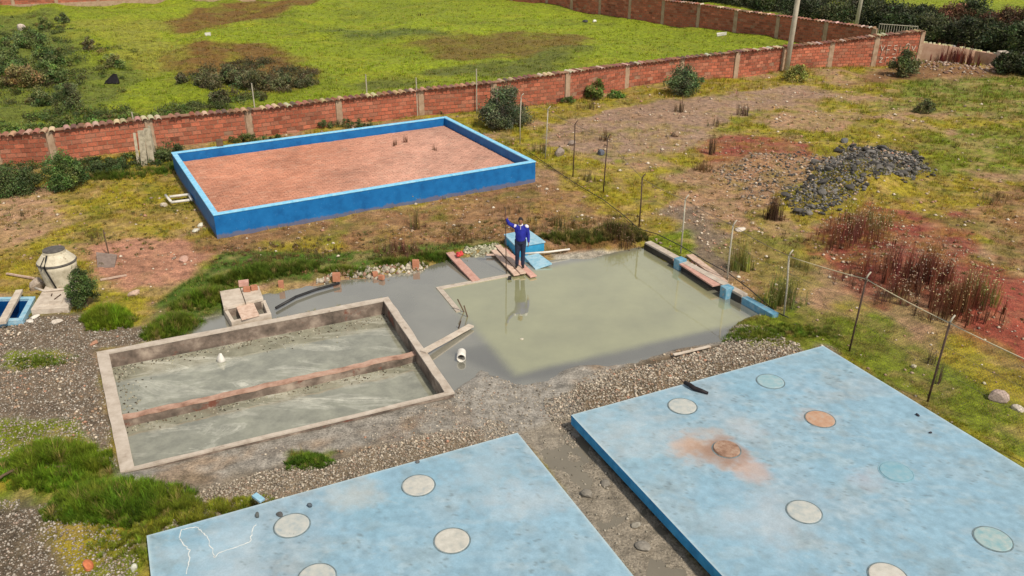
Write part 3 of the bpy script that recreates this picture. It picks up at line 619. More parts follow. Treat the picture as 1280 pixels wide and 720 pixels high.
slab_l = slab(SL, zs, 'left blue painted concrete tank roof crossed by white cracks', 200,
     [(*P(605,590,zs), .8, (.44,.49,.52), .35), (*P(440,620,zs), .5, (.45,.45,.42), .5), (*P(660,620,zs), .7, (.43,.48,.52), .35), (*P(280,690,zs), .8, (.42,.52,.60), .5)])
def cover(px, py, label, colr, r=.335, groove=True, dz=0.):
    c = P(px, py, zs); root = empty('manhole_cover', (*c, zs), label, 'manhole cover', 'round covers set in the blue slabs')
    m = MB(); n = 40; pr = [(r+.016, 0.0), (r+.014, .008), (r-.006, .009), (r-.008, .0)]; m.lathe((*c, zs), pr, n); m.f = m.f[:-2]; m.build('seal_ring', M['groove'] if groove else M['groove2'], root)
    m = MB(); m.lathe((*c, zs), [(r-.02, -.02), (r-.014, .012), (r-.03, .018+dz), (r*.5, .02+dz), (.01, .02+dz)], n); m.cur = None
    mm = simple('cover_'+str(px), [tuple(v*.78 for v in c3) for c3 in colr], 7, .8, .5, .006, 7, spots=((.25,.24,.23), 9, .66)); m.build('lid', mm, root, smooth=False)
M['groove2'] = simple('painted_groove', [(.16,.32,.40),(.26,.42,.50)], 8, .8, .2)
M['groove'] = simple('cover_groove', [(.08,.11,.12),(.20,.27,.30)], 8, .9, .2)
pale = [(.38,.45,.48),(.52,.55,.53),(.62,.62,.58)]
cover(523,607,'pale grey manhole cover nearest the back corner of the left blue slab', [(.40,.45,.47),(.56,.56,.52),(.66,.65,.60)])
cover(365,657,'pale round cover with small stones beside it on the left blue slab', pale)
cover(565,676,'plain whitish manhole cover near the middle of the left blue slab', [(.46,.48,.46),(.58,.57,.52),(.68,.67,.62)])
cover(396,722,'cover just cut by the photo edge at the front of the left blue slab', pale)
cover(963,477,'light blue painted cover nearest the back corner of the right blue slab', [(.25,.45,.53),(.33,.50,.56),(.42,.54,.58)])
cover(853,508,'white cover beside the black hose on the right blue slab', pale)
cover(1025,524,'tan brown cover on the right blue slab', [(.46,.26,.17),(.56,.36,.25),(.50,.42,.36)])
cover(1120,590,'cover painted the same blue as the right slab and hardly visible', [(.20,.42,.54),(.26,.46,.56),(.34,.49,.57)], groove=False)
cover(1005,640,'pale grey cover in the front middle of the right blue slab', pale)
cover(1241,674,'blue grey cover nearest the right photo edge on the right slab', [(.24,.44,.50),(.36,.50,.52),(.50,.56,.55)])
cover(1110,721,'cover cut by the bottom of the photo on the right slab', [(.50,.50,.46),(.62,.60,.55),(.66,.66,.62)])
cover(908,562,'raised rusty brown cover in the middle of the rust stain', [(.22,.12,.08),(.38,.24,.17),(.50,.38,.30)], .30, True, .03)
# white lime crack lines on the left slab
def crack(pts, label_mesh):
    m = MB(); w = .012
    for i in range(len(pts)-1):
        a, b = np.array(P(*pts[i], zs)), np.array(P(*pts[i+1], zs)); n = 5; q = [a+(b-a)*k/n+rng.normal(0, .012, 2)*(0 < k < n) for k in range(n+1)]
        for k in range(n): ww = random.uniform(.008, .022); m.bar((*q[k], zs+.006), (*q[k+1], zs+.006), ww, .004)
    m.build('crack_line', M['lime'], slab_l)
M['lime'] = simple('lime_bloom', [(.5,.55,.56),(.72,.74,.72)], 20, .9, .2)
crack([(233,718),(237,700),(238,688),(228,678),(224,672),(227,662),(245,659)], 0)
crack([(245,659),(255,667),(262,677),(268,695),(268,697),(278,690),(300,682),(312,678),(316,662),(320,655)], 0)

# ---------------------------------------------------------------- brick walls
tpl_r = random.Random(3); brick_protos = []
for q in range(5):
    mb = MB(); mb.box((0,0,0), (1,1,1), None, .025); me = bpy.data.meshes.new('brick'); me.from_pydata(mb.v, [], mb.f); me.materials.append(M['wallbrick']); brick_protos.append(me)
def wallcol(c, s, k=1.):
    n = float(fbm(np.array([s]), np.array([c[2]*2.]), 3, 5)[0]); base = np.array((.38,.115,.065)); w = max(0, random.gauss(.02, .12)); dk = .62+.6*n+random.gauss(0, .16)
    col = base*dk*(1-w)+np.array((.44,.30,.21))*w
    return tuple(np.clip(col, .02, .7))
def brick_wall(pts, tops, label, bl=.42, bh=.205, th=.15, nparts=300, coping=True, pill_w=.32, far=False, base_h=0., skip_end=False, pz=0.):
    root = empty('brick_wall', (pts[0][0], pts[0][1], 0), label, 'brick wall')
    items = []; s_run = 0.
    core = MB(); rest = MB(); tiles = MB(); found = MB()
    for i in range(len(pts)-1):
        a, b = np.array(pts[i]), np.array(pts[i+1]); l = np.linalg.norm(b-a); d = (b-a)/l; n = np.array([-d[1], d[0]]); n = n if n[1] < 0 else -n     # n faces the camera
        za, zb = tops[i], tops[i+1]; h2 = th/2-.02
        core.prism([tuple(a+n*h2), tuple(b+n*h2), tuple(b-n*h2), tuple(a-n*h2)], -.3, [za-.02, zb-.02, zb-.02, za-.02])
        if base_h: found.prism([tuple(a+n*(h2+.06)), tuple(b+n*(h2+.06)), tuple(b-n*(h2+.06)), tuple(a-n*(h2+.06))], -.3, base_h)
        R = Matrix.Rotation(math.atan2(d[1], d[0]), 3, 'Z'); pw = pill_w/2
        rows = int((min(za, zb)-base_h+.25)/bh)+2
        for r in range(rows):
            z0 = base_h-.05+r*bh
            off = (r % 2)*bl/2
            for k in range(-1, int(l/bl)+1):
                s0 = max(pw, k*bl+off); s1 = min(l-pw, (k+1)*bl+off)-.034
                if s1-s0 < .08: continue
                sm = (s0+s1)/2; zt = za+(zb-za)*sm/l; z1 = min(z0+bh-.034, zt-.005)
                if z1-z0 < .06: continue
                if random.random() < .012: continue
                c = a+d*sm; items.append((np.array([c[0], c[1], (z0+z1)/2]), s1-s0, z1-z0, math.atan2(d[1], d[0]), s_run+sm, R))
        s_run += l
    for i, p in enumerate(pts):
        if skip_end and i in skip_end: continue
        a = np.array(pts[max(0, i-1)]); b = np.array(pts[min(len(pts)-1, i+1)]); d = (b-a)/np.linalg.norm(b-a); n = np.array([-d[1], d[0]]); p = np.array(p); w = pill_w/2*random.uniform(.85, 1.15)
        m = MB(); q = th/2+.025; m.prism([tuple(p-d*w+n*q), tuple(p+d*w+n*q), tuple(p+d*w-n*q), tuple(p-d*w-n*q)], -.3, tops[i]-.03+pz, .02); m.build('pillar', M['pillar'], root, bevel=.015)
    items.sort(key=lambda q: np.hypot(q[0][0], q[0][1])+(0 if q[1] > bl*.8 and abs(q[0][0]/q[0][1]) < .64 else 40))
    for k, (c, w, h, ang, s, R) in enumerate(items):
        pr = random.uniform(-.006, .008); colr = wallcol(c, s)
        if k < nparts:
            o = bpy.data.objects.new('brick', brick_protos[k % 5]); COL.objects.link(o); o.parent = root; o.matrix_parent_inverse = parent_inv(root)
            o.location = c; o.rotation_euler.z = ang; o.scale = (w, th+pr, h); o.color = (*colr, 1)
        else: rest.cur = colr; rest.box(c, (w, th+pr, h), R, .006)
    core.build('mortar_core', M['mortar'], root)
    if base_h: found.build('footing', M['pillar'], root)
    rest.build('brickwork', M['brickv'], root, kind='stuff')
    if coping:
        for i in range(len(pts)-1):
            a, b = np.array(pts[i]), np.array(pts[i+1]); l = np.linalg.norm(b-a); d = (b-a)/l; n = np.array([-d[1], d[0]]); n = n if n[1] < 0 else -n; k = max(1, int(l/.30))
            for q in range(k):
                if random.random() < .03: continue
                s = (q+.5)/k+random.uniform(-.06,.06)/k; c = a+(b-a)*s; z = tops[i]+(tops[i+1]-tops[i])*s+random.uniform(-.02,.02); ax = n*(.24+random.uniform(0,.04)); N = 6; vs = []
                tw = random.uniform(-.02,.02); sp = .135
                for e, dz in ((1, -.03), (-1, .0)):
                    for rr in (sp, sp-.028):
                        for t in range(N+1):
                            an = math.pi*t/N; q2 = c+ax*e+d*(math.cos(an)*rr+tw*e); vs.append((q2[0], q2[1], z+dz+math.sin(an)*rr*.75-.02))
                K = N+1; f = []
                for t in range(N): f += [(t, t+1, 2*K+t+1, 2*K+t), (K+t, 3*K+t, 3*K+t+1, K+t+1), (t, K+t, K+t+1, t+1), (2*K+t, 2*K+t+1, 3*K+t+1, 3*K+t)]
                tcol = random.choice([(.40,.27,.19),(.50,.39,.29),(.28,.14,.09),(.22,.09,.06),(.20,.10,.07),(.14,.08,.06)]); tiles.cur = tuple(v*random.uniform(.8,1.15) for v in tcol); tiles.add(vs, f)
            # bed of mortar under the tiles
        tiles.build('coping_tiles', M['brickv'], root, kind='stuff')
        bed = MB()
        for i in range(len(pts)-1):
            a, b = np.array(pts[i]), np.array(pts[i+1]); d = (b-a)/np.linalg.norm(b-a); n = np.array([-d[1], d[0]]); bed.prism([tuple(a+n*.17), tuple(b+n*.17), tuple(b-n*.17), tuple(a-n*.17)], [tops[i]-.035, tops[i+1]-.035, tops[i+1]-.035, tops[i]-.035], [tops[i]+.012, tops[i+1]+.012, tops[i+1]+.012, tops[i]+.012])
        bed.build('coping_bed', M['mortar'], root)
    return root
def top_z(base, ptx, pty):
    dy = -(pty-360)/F; r = (-SP+dy*CP)/(CP+dy*SP); return H+r*base[1]
nwt = [top_z(b, x, y)-.06 for b, x, y in zip(NW, NWTX, NWT)]; nwt[0] = nwt[1] = nwt[2]
print('near wall tops', [round(v, 2) for v in nwt])
near_wall = brick_wall(NW, nwt, 'long red brick wall with tile coping behind the blue basin and across the yard')
BW = W2([(640,3),(684,8),(715,13),(750,18),(787,24),(828,30),(872,36),(918,43),(970,51),(1029,60),(1088,68)])
d0 = np.array(BW[0])-np.array(BW[1]); d0 = d0/np.linalg.norm(d0)*4.6
BW = [tuple(np.array(BW[0])+d0*k) for k in (2, 1)]+BW
bwt = [2.2]*len(BW)
for k, (x, t) in enumerate([(872,5),(918,12.5),(970,19.5),(1029,27),(1088,35)]): bwt[8+k] = top_z(BW[8+k], x, t)
bwt = [min(2.6, bwt[8])]*8+bwt[8:]
print('back wall tops', [round(v, 2) for v in bwt])
brick_wall(BW, bwt, 'far red brick wall with many pale pillars running along the right side of the green field', nparts=0, pill_w=.36, pz=0.)
LW = [P(-120,16),P(-55,14),P(18,11),P(72,9),P(124,6.5),P(172,4.5),P(222,3),P(270,1.5),P(318,-1)]
brick_wall(LW, [2.3]*len(LW), 'far red brick wall on a pale footing at the upper left end of the field', nparts=0, base_h=.45, coping=True)
# worn white lettering strokes on the last bay of the near wall
def graffiti():
    a, b = np.array(NW[-2]), np.array(NW[-1]); d = (b-a)/np.linalg.norm(b-a); l = np.linalg.norm(b-a); n = np.array([-d[1], d[0]]); n = n if n[1] < 0 else -n; m = MB()
    def st(pts):
        for (u0, v0), (u1, v1) in zip(pts, pts[1:]):
            p = a+d*u0+n*.105; q = a+d*u1+n*.105; m.bar((p[0], p[1], v0), (q[0], q[1], v1), .012, .05)
    x = .35
    for g in ([[(0,1.5),(.14,1.15),(.28,1.5)],[(.14,1.15),(.08,.75)]], [[(.3,1.5),(0,1.5),(0,.85)],[(0,1.2),(.22,1.2)]], [[(.3,1.5),(.05,1.45),(.05,1.25),(.28,1.15),(.25,.9),(0,.88)]], [[(.05,1.52),(.05,.95)]], [[(0,1.0),(0,1.45),(.12,1.6),(.28,1.5),(.28,1.0)]], [[(0,1.4),(.15,1.1),(.3,1.42)]]):
        for s in g: st([(x+u, v) for u, v in s])
        x += .48
    for k in range(5): u = .4+k*.5; st([(u, .35), (u, .65), (u+.2, .68)]) if k % 2 else st([(u, .65), (u+.25, .65), (u+.02, .35), (u+.25, .35)])
    m.build('painted_lettering', M['paint'], near_wall)
graffiti()
# low adobe wall running right from the corner
def adobe():
    pts = [P(1147,78),P(1180,80),P(1215,79),P(1252,84)]; top = [53,57,63,69]; xs = [1147,1180,1215,1252]
    root = empty('adobe_wall', (*pts[0], 0), 'low tan adobe wall running right from the corner of the brick wall', 'wall'); m = MB()
    for i in range(3):
        a, b = np.array(pts[i]), np.array(pts[i+1]); d = (b-a)/np.linalg.norm(b-a); n = np.array([-d[1], d[0]])*.2; m.prism([tuple(a-n), tuple(b-n), tuple(b+n), tuple(a+n)], -.3, [top_z(pts[i], 0, top[i]), top_z(pts[i+1], 0, top[i+1]), top_z(pts[i+1], 0, top[i+1]), top_z(pts[i], 0, top[i])])
    m.build('wall_body', M['adobe'], root)
    for px in (1247, 1252):
        c = P(px, 84); m = MB(); m.prism([(c[0]-.15,c[1]-.3),(c[0]+.15,c[1]-.3),(c[0]+.15,c[1]+.3),(c[0]-.15,c[1]+.3)], -.3, 1.1, .02); m.build('end_post', M['conc'], root)
    m = MB(); m.cur = (.5,.42,.34)
    for k in range(30):
        t = random.random()*2.99; i = int(t); a, b = np.array(pts[i]), np.array(pts[i+1]); p = a+(b-a)*(t-i); z = top_z(p, 0, top[i]+(top[i+1]-top[i])*(t-i)); m.cur = (random.uniform(.3,.6),)*2+(.3,); m.box((p[0], p[1], z+.03), (.22,.16,.1), Matrix.Rotation(k, 3, 'Z'), .03)
    m.build('loose_capping', M['stone'], root, kind='stuff')
adobe()

# ---------------------------------------------------------------- pond edging, fence footings
kerb = empty('pond_wall', (*P(880,350), 0), 'concrete side wall of the pond under the wire fence, blue at its near end', 'wall')
ka, kb = np.array(P(806,304,.22)), np.array(P(966,393,.22)); kd = (kb-ka)/np.linalg.norm(kb-ka); kn = np.array([kd[1], -kd[0]]); kn = kn if kn[0] > 0 else -kn; kl = np.linalg.norm(kb-ka)
m = MB(); e = kl-1.3; m.prism([tuple(ka), tuple(ka+kd*e), tuple(ka+kd*e+kn*.24), tuple(ka+kn*.24)], -.5, .27, .01); m.build('wall_body', M['rim'], kerb, bevel=.01)
m = MB(); m.prism([tuple(ka+kd*(e+.004)), tuple(kb), tuple(kb+kn*.24), tuple(ka+kd*(e+.004)+kn*.24)], -.5, .215, .01); m.build('painted_end', M['blockblue'], kerb, bevel=.01)
m = MB(); m.prism([tuple(ka-kn*.02), tuple(ka+kd*e-kn*.02), tuple(ka+kd*e-kn*.003), tuple(ka-kn*.003)], -.5, .20); m.build('shade_band', M['darkhole'], kerb)  # near-black strip paints in the shaded water side of the pond wall
edge = empty('pond_edging', (*P(548,360), 0), 'pale concrete edging at the back left corner of the pond, just above water', 'edging')
for (q0, q1) in (((545,359),(636,342)), ((545,359),(570,389))):
    a, b = np.array(P(*q0, .03)), np.array(P(*q1, .03)); d = (b-a)/np.linalg.norm(b-a); n = np.array([-d[1], d[0]]); n = n if n[0]*.5-n[1] > 0 and q1[0] > 600 or (q1[0] < 600 and n[0] > 0) else -n
    m = MB(); st = .17 if q1[0] < 600 else 0.; m.prism([tuple(a+d*st), tuple(b), tuple(b+n*.16), tuple(a+d*st+n*.16)], -.4, .025+(.0 if st else .003), .004); m.build('edging_beam', M['rim'], edge)
POSTS = [(622,159),(650,180),(681,199),(716,221),(754,241),(798.6,284),(850.6,317),(908.8,353),(980,395),(1061,439),(1159,502.5)]
TOPS = [(621.5,112),(651.5,118),(685,134),(719,152),(760,169),(803,219),(857,245.6),(917,277.5),(987,315),(1084,343),(1189,397.5)]
names = ['pale thin fence post in front of the grey green bush','pale fence post second from the wall, bent at its top','slim fence post beside the far right corner of the blue basin','dark fence post with hooked top standing in yellow grass','black fence post with hooked top just right of the blue basin','fence post at the back corner of the pond','fence post behind the blue block farther from the camera','fence post behind the blue block nearer the camera','faint fence post where the pale rope begins','leaning dark fence post behind the back corner of the right slab','leaning fence post with plaited wire beside the right slab edge']
pts_top = []
fence = empty('wire_fence', (*P(754,241), 0), 'thin wire fence strands and mesh strung between posts across the yard', 'fence')
bases = []
for k, (b, t) in enumerate(zip(POSTS, TOPS)):
    g = G(*b); D = g.y; z = top_z((0, D), 0, t[1]); topx = (t[0]-640)/F*(D*CP+(H-z)*SP)
    root = empty('fence_post', g, names[k], 'fence post', 'wire fence posts'); r = .026; mt = M['palepost'] if k in (0, 1, 2, 6, 7, 8) else M['rust']
    tp = Vector((topx, D, z-.12)); m = MB(); n = 7
    m.tube([g-Vector((0,0,.3)), g.lerp(tp, .5)+Vector((random.uniform(-.02,.02),0,0)), tp], r, 7); m.build('shaft', mt, root, smooth=True)
    m = MB(); hk = Vector((.12, .08, .15)) if k != 0 else Vector((.03, .02, .16)); m.tube([tp, tp+hk*.4+Vector((0,0,.03)), tp+hk], r*.85, 7); m.build('bent_top', M['palepost'] if k in (9, 10) else mt, root, smooth=True)
    bases.append(g); pts_top.append(tp)
ext_b = bases[-1]+(bases[-1]-bases[-2])*1.05; ext_b.z = .2; bases.append(ext_b); pts_top.append(ext_b+Vector((.1,0,2.2)))
root = empty('fence_post', ext_b, 'fence post just outside the right edge of the view', 'fence post', 'wire fence posts'); m = MB(); m.tube([ext_b-Vector((0,0,.3)), pts_top[-1]], .028, 7); m.build('shaft', M['rust'], root)
def strand(m, a, b, r, sag=.05, n=8):
    m.tube([a.lerp(b, i/n)-Vector((0,0,math.sin(math.pi*i/n)*sag)) for i in range(n+1)], r, 4, False)
for h, r in ((1., .009), (.72, .0035), (.45, .0035)):
    m = MB()
    for i in range(len(bases)-1): strand(m, bases[i].lerp(pts_top[i], h), bases[i+1].lerp(pts_top[i+1], h), r)
    m.build('wire_strand', M['wire'], fence)
m = MB()                                            # diagonal mesh on the bays beside the slab
for i in range(8, len(bases)-1):
    a, b, c, d = bases[i], bases[i+1], bases[i+1].lerp(pts_top[i+1], .97), bases[i].lerp(pts_top[i], .97); N = 34; K = 22
    f = lambda u, v: a.lerp(b, u).lerp(d.lerp(c, u), v)
    for k in range(-K, N):
        for s in (1, -1):
            u0, v0 = k/N, 0; u1, v1 = (k+K)/N, 1
            if u0 < 0: v0 = -u0*N/K; u0 = 0
            if u1 > 1: v1 = 1-(u1-1)*N/K; u1 = 1
            if v1 <= v0: continue
            p, q = (f(u0, v0), f(u1, v1)) if s > 0 else (f(1-u0, v0), f(1-u1, v1)); m.tube([p, q], .0016, 3, False)
m.build('wire_mesh', M['wire'], fence, kind='stuff')
def hose(pts, r, mtl, name, label, cat, n=8, wig=.0):
    m = MB(); m.tube(pts, r, n); o = m.build(name, mtl, smooth=True); return tag(o, label, cat)
a = pts_top[8]+Vector((.05,0,-.05)); path = []
for i in range(8, len(pts_top)-1):
    for q in range(8): t = q/8; path.append(pts_top[i].lerp(pts_top[i+1], t)-Vector((0,0,math.sin(math.pi*t)*.02+.02)))
path.append(pts_top[-1]); hose(path, .012, M['rope'], 'rope', 'pale yellow rope running along the fence post tops beside the right slab', 'rope')
path = []
for q in [(655,188),(690,212),(720,232),(754,252),(780,272),(799,289),(820,302),(851,318),(880,336),(909,352),(935,372),(968,392),(985,400)]:
    g = G(*q); path.append(Vector((g.x, g.y, max(g.z, .0)+(.30 if 800 < q[0] < 966 else .08))))
hose(path, .015, M['cable'], 'black_pipe', 'long black pipe lying along the foot of the fence and the pond wall', 'pipe')
for k, (q, lab) in enumerate([((847,336), 'faded blue concrete block on the pond wall, the one farther from the camera'), ((905,372), 'faded blue concrete block on the pond wall, the one nearer the camera')]):
    c = np.array(P(*q, .0)); m = MB(); m.prism([tuple(c-kd*.14-kn*.07), tuple(c+kd*.14-kn*.07), tuple(c+kd*.14+kn*.24), tuple(c-kd*.14+kn*.24)], -.05, .36, .015)
    o = m.build('footing_block', M['blockblue'], bevel=.02); tag(o, lab, 'concrete block', 'blue blocks on the pond wall')
def plank(name, a, b, w, th, mtl, label, group=None, cat='plank'):
    """a, b: (photo x, y, z) of the two ends, measured on the plank's top"""
    A, B = Vector((*P(a[0], a[1], a[2]), a[2])), Vector((*P(b[0], b[1], b[2]), b[2])); m = MB(); n = 5; d = (B-A).normalized(); y = Vector((0,0,1)).cross(d).normalized(); z = d.cross(y)
    vs = []; 
    for i in range(n+1):
        c = A.lerp(B, i/n)+z*random.uniform(-.004,.004); ww = w/2*random.uniform(.96,1.04); vs += [c-y*ww-z*th, c+y*ww-z*th, c+y*ww, c-y*ww]
    fs = [(3,2,1,0)]+[(i*4+q, i*4+(q+1)%4, (i+1)*4+(q+1)%4, (i+1)*4+q) for i in range(n) for q in range(4)]+[(n*4, n*4+1, n*4+2, n*4+3)]
    m.add(vs, fs); o = m.build(name, mtl, bevel=.004); return tag(o, label, cat, group)
G1 = 'planks round the pond'
plank('plank', (617,312,.13), (646,343,.10), .20, .045, M['wood'], 'leftmost of the planks the man stands on', G1)
plank('plank', (622,306,.155), (654,341,.13), .20, .045, M['wood'], 'plank under the feet of the man in the blue jacket', G1)
plank('plank', (629,310,.11), (667,345,.08), .22, .045, M['pinkwood'], 'plank at the right of the man with its end over the water', G1)
plank('plank', (608,318,.10), (619,318,.10), .10, .04, M['wood'], 'short pale board lying left of the planks where the man stands', G1)
plank('plank', (562,315,.22), (595,350,.06), .28, .05, M['pinkwood'], 'pinkish plank sloping into the water with a red thing on its upper end', G1)
plank('plank', (529,439,.20), (589,406,.10), .20, .05, M['conc'], 'pale narrow plank from the sunken tank rim to the pond corner', G1)
plank('plank', (846,323,.26), (896,356,.25), .30, .05, M['pinkwood'], 'pinkish rubble covered plank on the pond wall between the blue blocks', G1)
plank('plank', (862,318,.17), (906,352,.17), .26, .05, M['wood'], 'tan plank on the ground outside the pond wall between the blue blocks', G1)
plank('plank', (842,443,.16), (888,432,.20), .09, .03, M['conc'], 'thin pale stick of timber on the wet edge below the pond', G1)
plank('plank', (125,349,.18), (158,343,.14), .07, .05, M['wood'], 'thin pinkish stick lying on red soil right of the round tank', G1)
plank('plank', (8,341,.16), (42,347,.14), .07, .05, M['wood'], 'thin pale stick lying in the grass left of the round tank', G1)
for k, (a, b, lab) in enumerate([((572,374,.42), (581,392,-.05), 'upper dark stick poking out of the pond corner'), ((580,382,.36), (585,398,-.05), 'dark stick nearest the pale plank end in the pond corner'), ((576,401,.28), (573,411,-.02), 'short dark stick left of the pale plank end')]):
    m = MB(); m.tube([(*P(a[0], a[1], a[2]), a[2]), (*P(b[0], b[1], b[2]), b[2])], .02, 6); tag(m.build('stick', M['bark']), lab, 'stick', 'dark sticks at the pond corner')
# white bucket-like pipe piece
def pipe_piece():
    c = Vector((*P(577,447), .12)); root = empty('pipe_piece', c, 'short white pipe piece lying on the grey mud between tank and pond', 'pipe'); d = Vector((.02, -1, -.02)).normalized()
    A = c-d*.10; B = c+d*.24
    m = MB(); R = [.115,.118,.118,.118,.105,.10,.10]; P0 = [A, A+d*.03, A+d*.2, B, B, B-d*.03, A+d*.05]
    y = Vector((0,0,1)); x = d.cross(y).normalized(); y = x.cross(d); n = 20; vs = [p+(x*math.cos(2*math.pi*q/n)+y*math.sin(2*math.pi*q/n))*r for p, r in zip(P0, R) for q in range(n)]
    fs = [(i*n+q, (i+1)*n+q, (i+1)*n+(q+1)%n, i*n+(q+1)%n) for i in range(len(P0)-1) for q in range(n)]+[tuple(range(n))]
    m.add(vs, fs); m.build('shell', M['white'], root, smooth=True)
    m = MB(); m.add([A+d*.10+(x*math.cos(2*math.pi*q/n)+y*math.sin(2*math.pi*q/n))*.099 for q in range(n)], [tuple(range(n))]); m.build('mouth_shade', M['darkhole'], root)  # near-black disc paints the shade inside the pipe mouth
pipe_piece()

# blue box and lid behind the man
def blue_box():
    c = [P(631,293,.42), P(660,287.5,.42), P(680.5,302,.42), P(646,308,.42)]
    root = empty('blue_box', (*np.mean(c, 0), 0), 'blue painted concrete box on the pond bank behind the man', 'concrete box')
    m = MB(); m.prism(c, -.1, .38); m.build('box_body', M['midblue'], root, bevel=.012)
    m = MB(); m.prism(offset(c, -.03), .381, .43); m.build('lid', M['ltblue'], root, bevel=.01)
blue_box()
A4 = [(*P(655,320,.14), .14), (*P(673,316.5,.18), .18), (*P(690,329,.12), .12), (*P(669,336,.03), .03)]
m = MB(); m.add([tuple(Vector(p)-Vector((0,0,.05))) for p in A4]+A4, [(0,1,2,3),(7,6,5,4),(0,4,5,1),(1,5,6,2),(2,6,7,3),(3,7,4,0)]); m.f = [f[::-1] for f in m.f]
tag(m.build('lid_board', M['ltblue'], bevel=.006), 'loose light blue slab tilted into the water in front of the blue box', 'slab')
hose([(*P(655,317,.2), .2), (*P(685,315,.2), .2), (*P(712,311.5,.18), .18)], .035, M['white'], 'white_pipe', 'thin white pipe lying on the bank right of the man', 'pipe')
m = MB(); g = Vector((*P(573,318,.28), .28))
for k in range(9): m.ball(g+Vector((random.uniform(-.12,.12), random.uniform(-.08,.08), random.uniform(-.03,.06))), (random.uniform(.05,.1), random.uniform(.05,.1), random.uniform(.04,.07)), 8)
tag(m.build('red_rag', M['red'], smooth=True), 'crumpled red rag on the upper end of the pinkish plank', 'rag')
m = MB(); g = Vector((*P(637,349), .0)); m.box(g+Vector((0,0,.05)), (.12,.1,.1), None, .02); tag(m.build('dark_block', M['shoe']), 'small black float on the water beside the pole', 'float')

# ---------------------------------------------------------------- chamber beside the tank
def chamber():
    z = .34; root = empty('chamber', (*P(305,385), 0), 'small concrete chamber with shifted lids behind the sunken tank', 'chamber')
    def top(q, z): return [P(a, b, z) for a, b in q]
    fr = top([(279,386),(332,375),(339,392),(289,402.5)], .22); ins = offset(fr, .10)
    for i in range(4):
        j = (i+1) % 4; m = MB(); m.prism([fr[i], fr[j], ins[j], ins[i]], -.3, .22+.003*i, .008); m.build('frame_wall', M['conc'], root, bevel=.008)
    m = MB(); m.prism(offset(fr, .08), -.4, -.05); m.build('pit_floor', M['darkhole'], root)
    m = MB(); m.prism(top([(295,383),(317,378.5),(324,393.5),(302,399)], .27), .226, .27, .004); m.build('inner_lid', M['wood'], root, bevel=.006)
    base = top([(277,365),(324,359),(329,374),(281,386)], z); m = MB(); m.prism(offset(base, .06), -.3, z-.11); m.build('base', M['stain'], root)
    for q in ([(274.5,364),(299.5,359.5),(306.5,378.5),(279.5,384.5)], [(300.5,359.5),(323,357),(329,372.5),(307,378)]):
        m = MB(); m.prism(top(q, z), z-.10, z, .004); m.build('lid', M['conc'], root, bevel=.012)
chamber()
def brick_at(px, py, z, rot, label, size=(.24,.12,.13), mtl='orange', tilt=0):
    m = MB(); size = tuple(v*.8 for v in size) if z < .3 else size; m.box((0,0,0), size, None, .006); o = m.build('loose_brick', M[mtl], bevel=.008); o.location = (*P(px, py, z), z+size[2]/2); o.rotation_euler = (tilt, 0, rot); return tag(o, label, 'brick', 'loose clay bricks')
brick_at(305,357,.38,.3,'pale topmost brick stacked on the back of the chamber lid', (.3,.18,.16), 'pinkwood')
brick_at(309,364,.34,.2,'left of the two orange bricks on the chamber lid', (.2,.14,.14)); brick_at(318,362,.34,.5,'right of the two orange bricks on the chamber lid', (.2,.14,.14))
brick_at(352,360,.05,.1,'upright orange brick standing in the water right of the chamber', (.2,.14,.32))
brick_at(421,351,.05,.1,'hollow brick standing at the waters edge by the dark tube end', (.3,.2,.34), 'orange')
brick_at(520,335,.05,.1,'hollow brick standing at the far end of the stone row', (.28,.18,.36), 'orange')
brick_at(469,345,.04,.5,'left of two tumbled bricks among the shore stones', (.22,.16,.18)); brick_at(477,349,.02,-.4,'right of two tumbled bricks among the shore stones', (.22,.16,.18))
brick_at(365,166,1.0,.45,'red brick lying on the far rim of the blue basin', (.5,.2,.08), 'orange')
brick_at(275,183,.98,.4,'dark block standing on the far rim of the blue basin', (.28,.2,.32), 'bark')
path = [Vector((*P(a, b, .09), .09)) for a, b in [(345,385),(370,371),(395,362),(424,354)]]; hose(path, .045, M['cable'], 'reflection_tube', 'dark tube standing in for the dark reflection on the grey water behind the sunken tank', 'pipe')  # added tube, black to stand in for a dark reflection on the water

# ---------------------------------------------------------------- round tank, its base, blue trough
def round_tank():
    c = Vector((*P(77.5,353,.25), .25)); root = empty('water_tank', c, 'cream round water tank with conical top and dark lid', 'water tank')
    m = MB(); m.lathe(c, [(.45,-.25),(.45,0),(.50,.3),(.535,.56),(.55,.72)], 40); m.build('body', M['cream'], root, smooth=True)
    m = MB(); m.lathe(c, [(.555,.70),(.57,.72),(.57,.75),(.555,.765)], 40); m.build('shoulder_ring', M['lidgrey'], root)
    m = MB(); m.lathe(c, [(.53,.75),(.55,.775),(.36,1.0),(.325,1.02),(.315,1.10)], 40); m.build('cone_top', M['cream'], root)
    m = MB(); m.lathe(c, [(.30,1.10),(.312,1.105),(.312,1.13),(.27,1.145),(.05,1.16)], 32); m.build('lid', M['lidgrey'], root)
    m = MB(); a = -1.7; q = lambda r, z, aa=a: c+Vector((r*math.cos(aa), r*math.sin(aa), z)); m.tube([q(.36,1.06), q(.44,.95), q(.60,.76), q(.565,.45,a+.12), q(.52,.02,a+.30)], .026, 8); m.build('down_pipe', M['cable'], root, smooth=True)
    m = MB(); m.tube([q(.37,1.0,a-.25), q(.585,.77,a-.25), q(.585,.63,a-.22)], .015, 6); m.build('strap', M['cable'], root)
    m = MB(); m.tube([q(.75,.05,-2.4), q(.75,.05,-1.8), q(.72,.06,-1.0), q(.85,.06,-.6)], .04, 8); m.build('feed_pipe', M['conc'], root, smooth=True)
round_tank()
base = [P(57,357,.27), P(97,362,.27), P(85,383.5,.27), P(38,386.5,.27)]
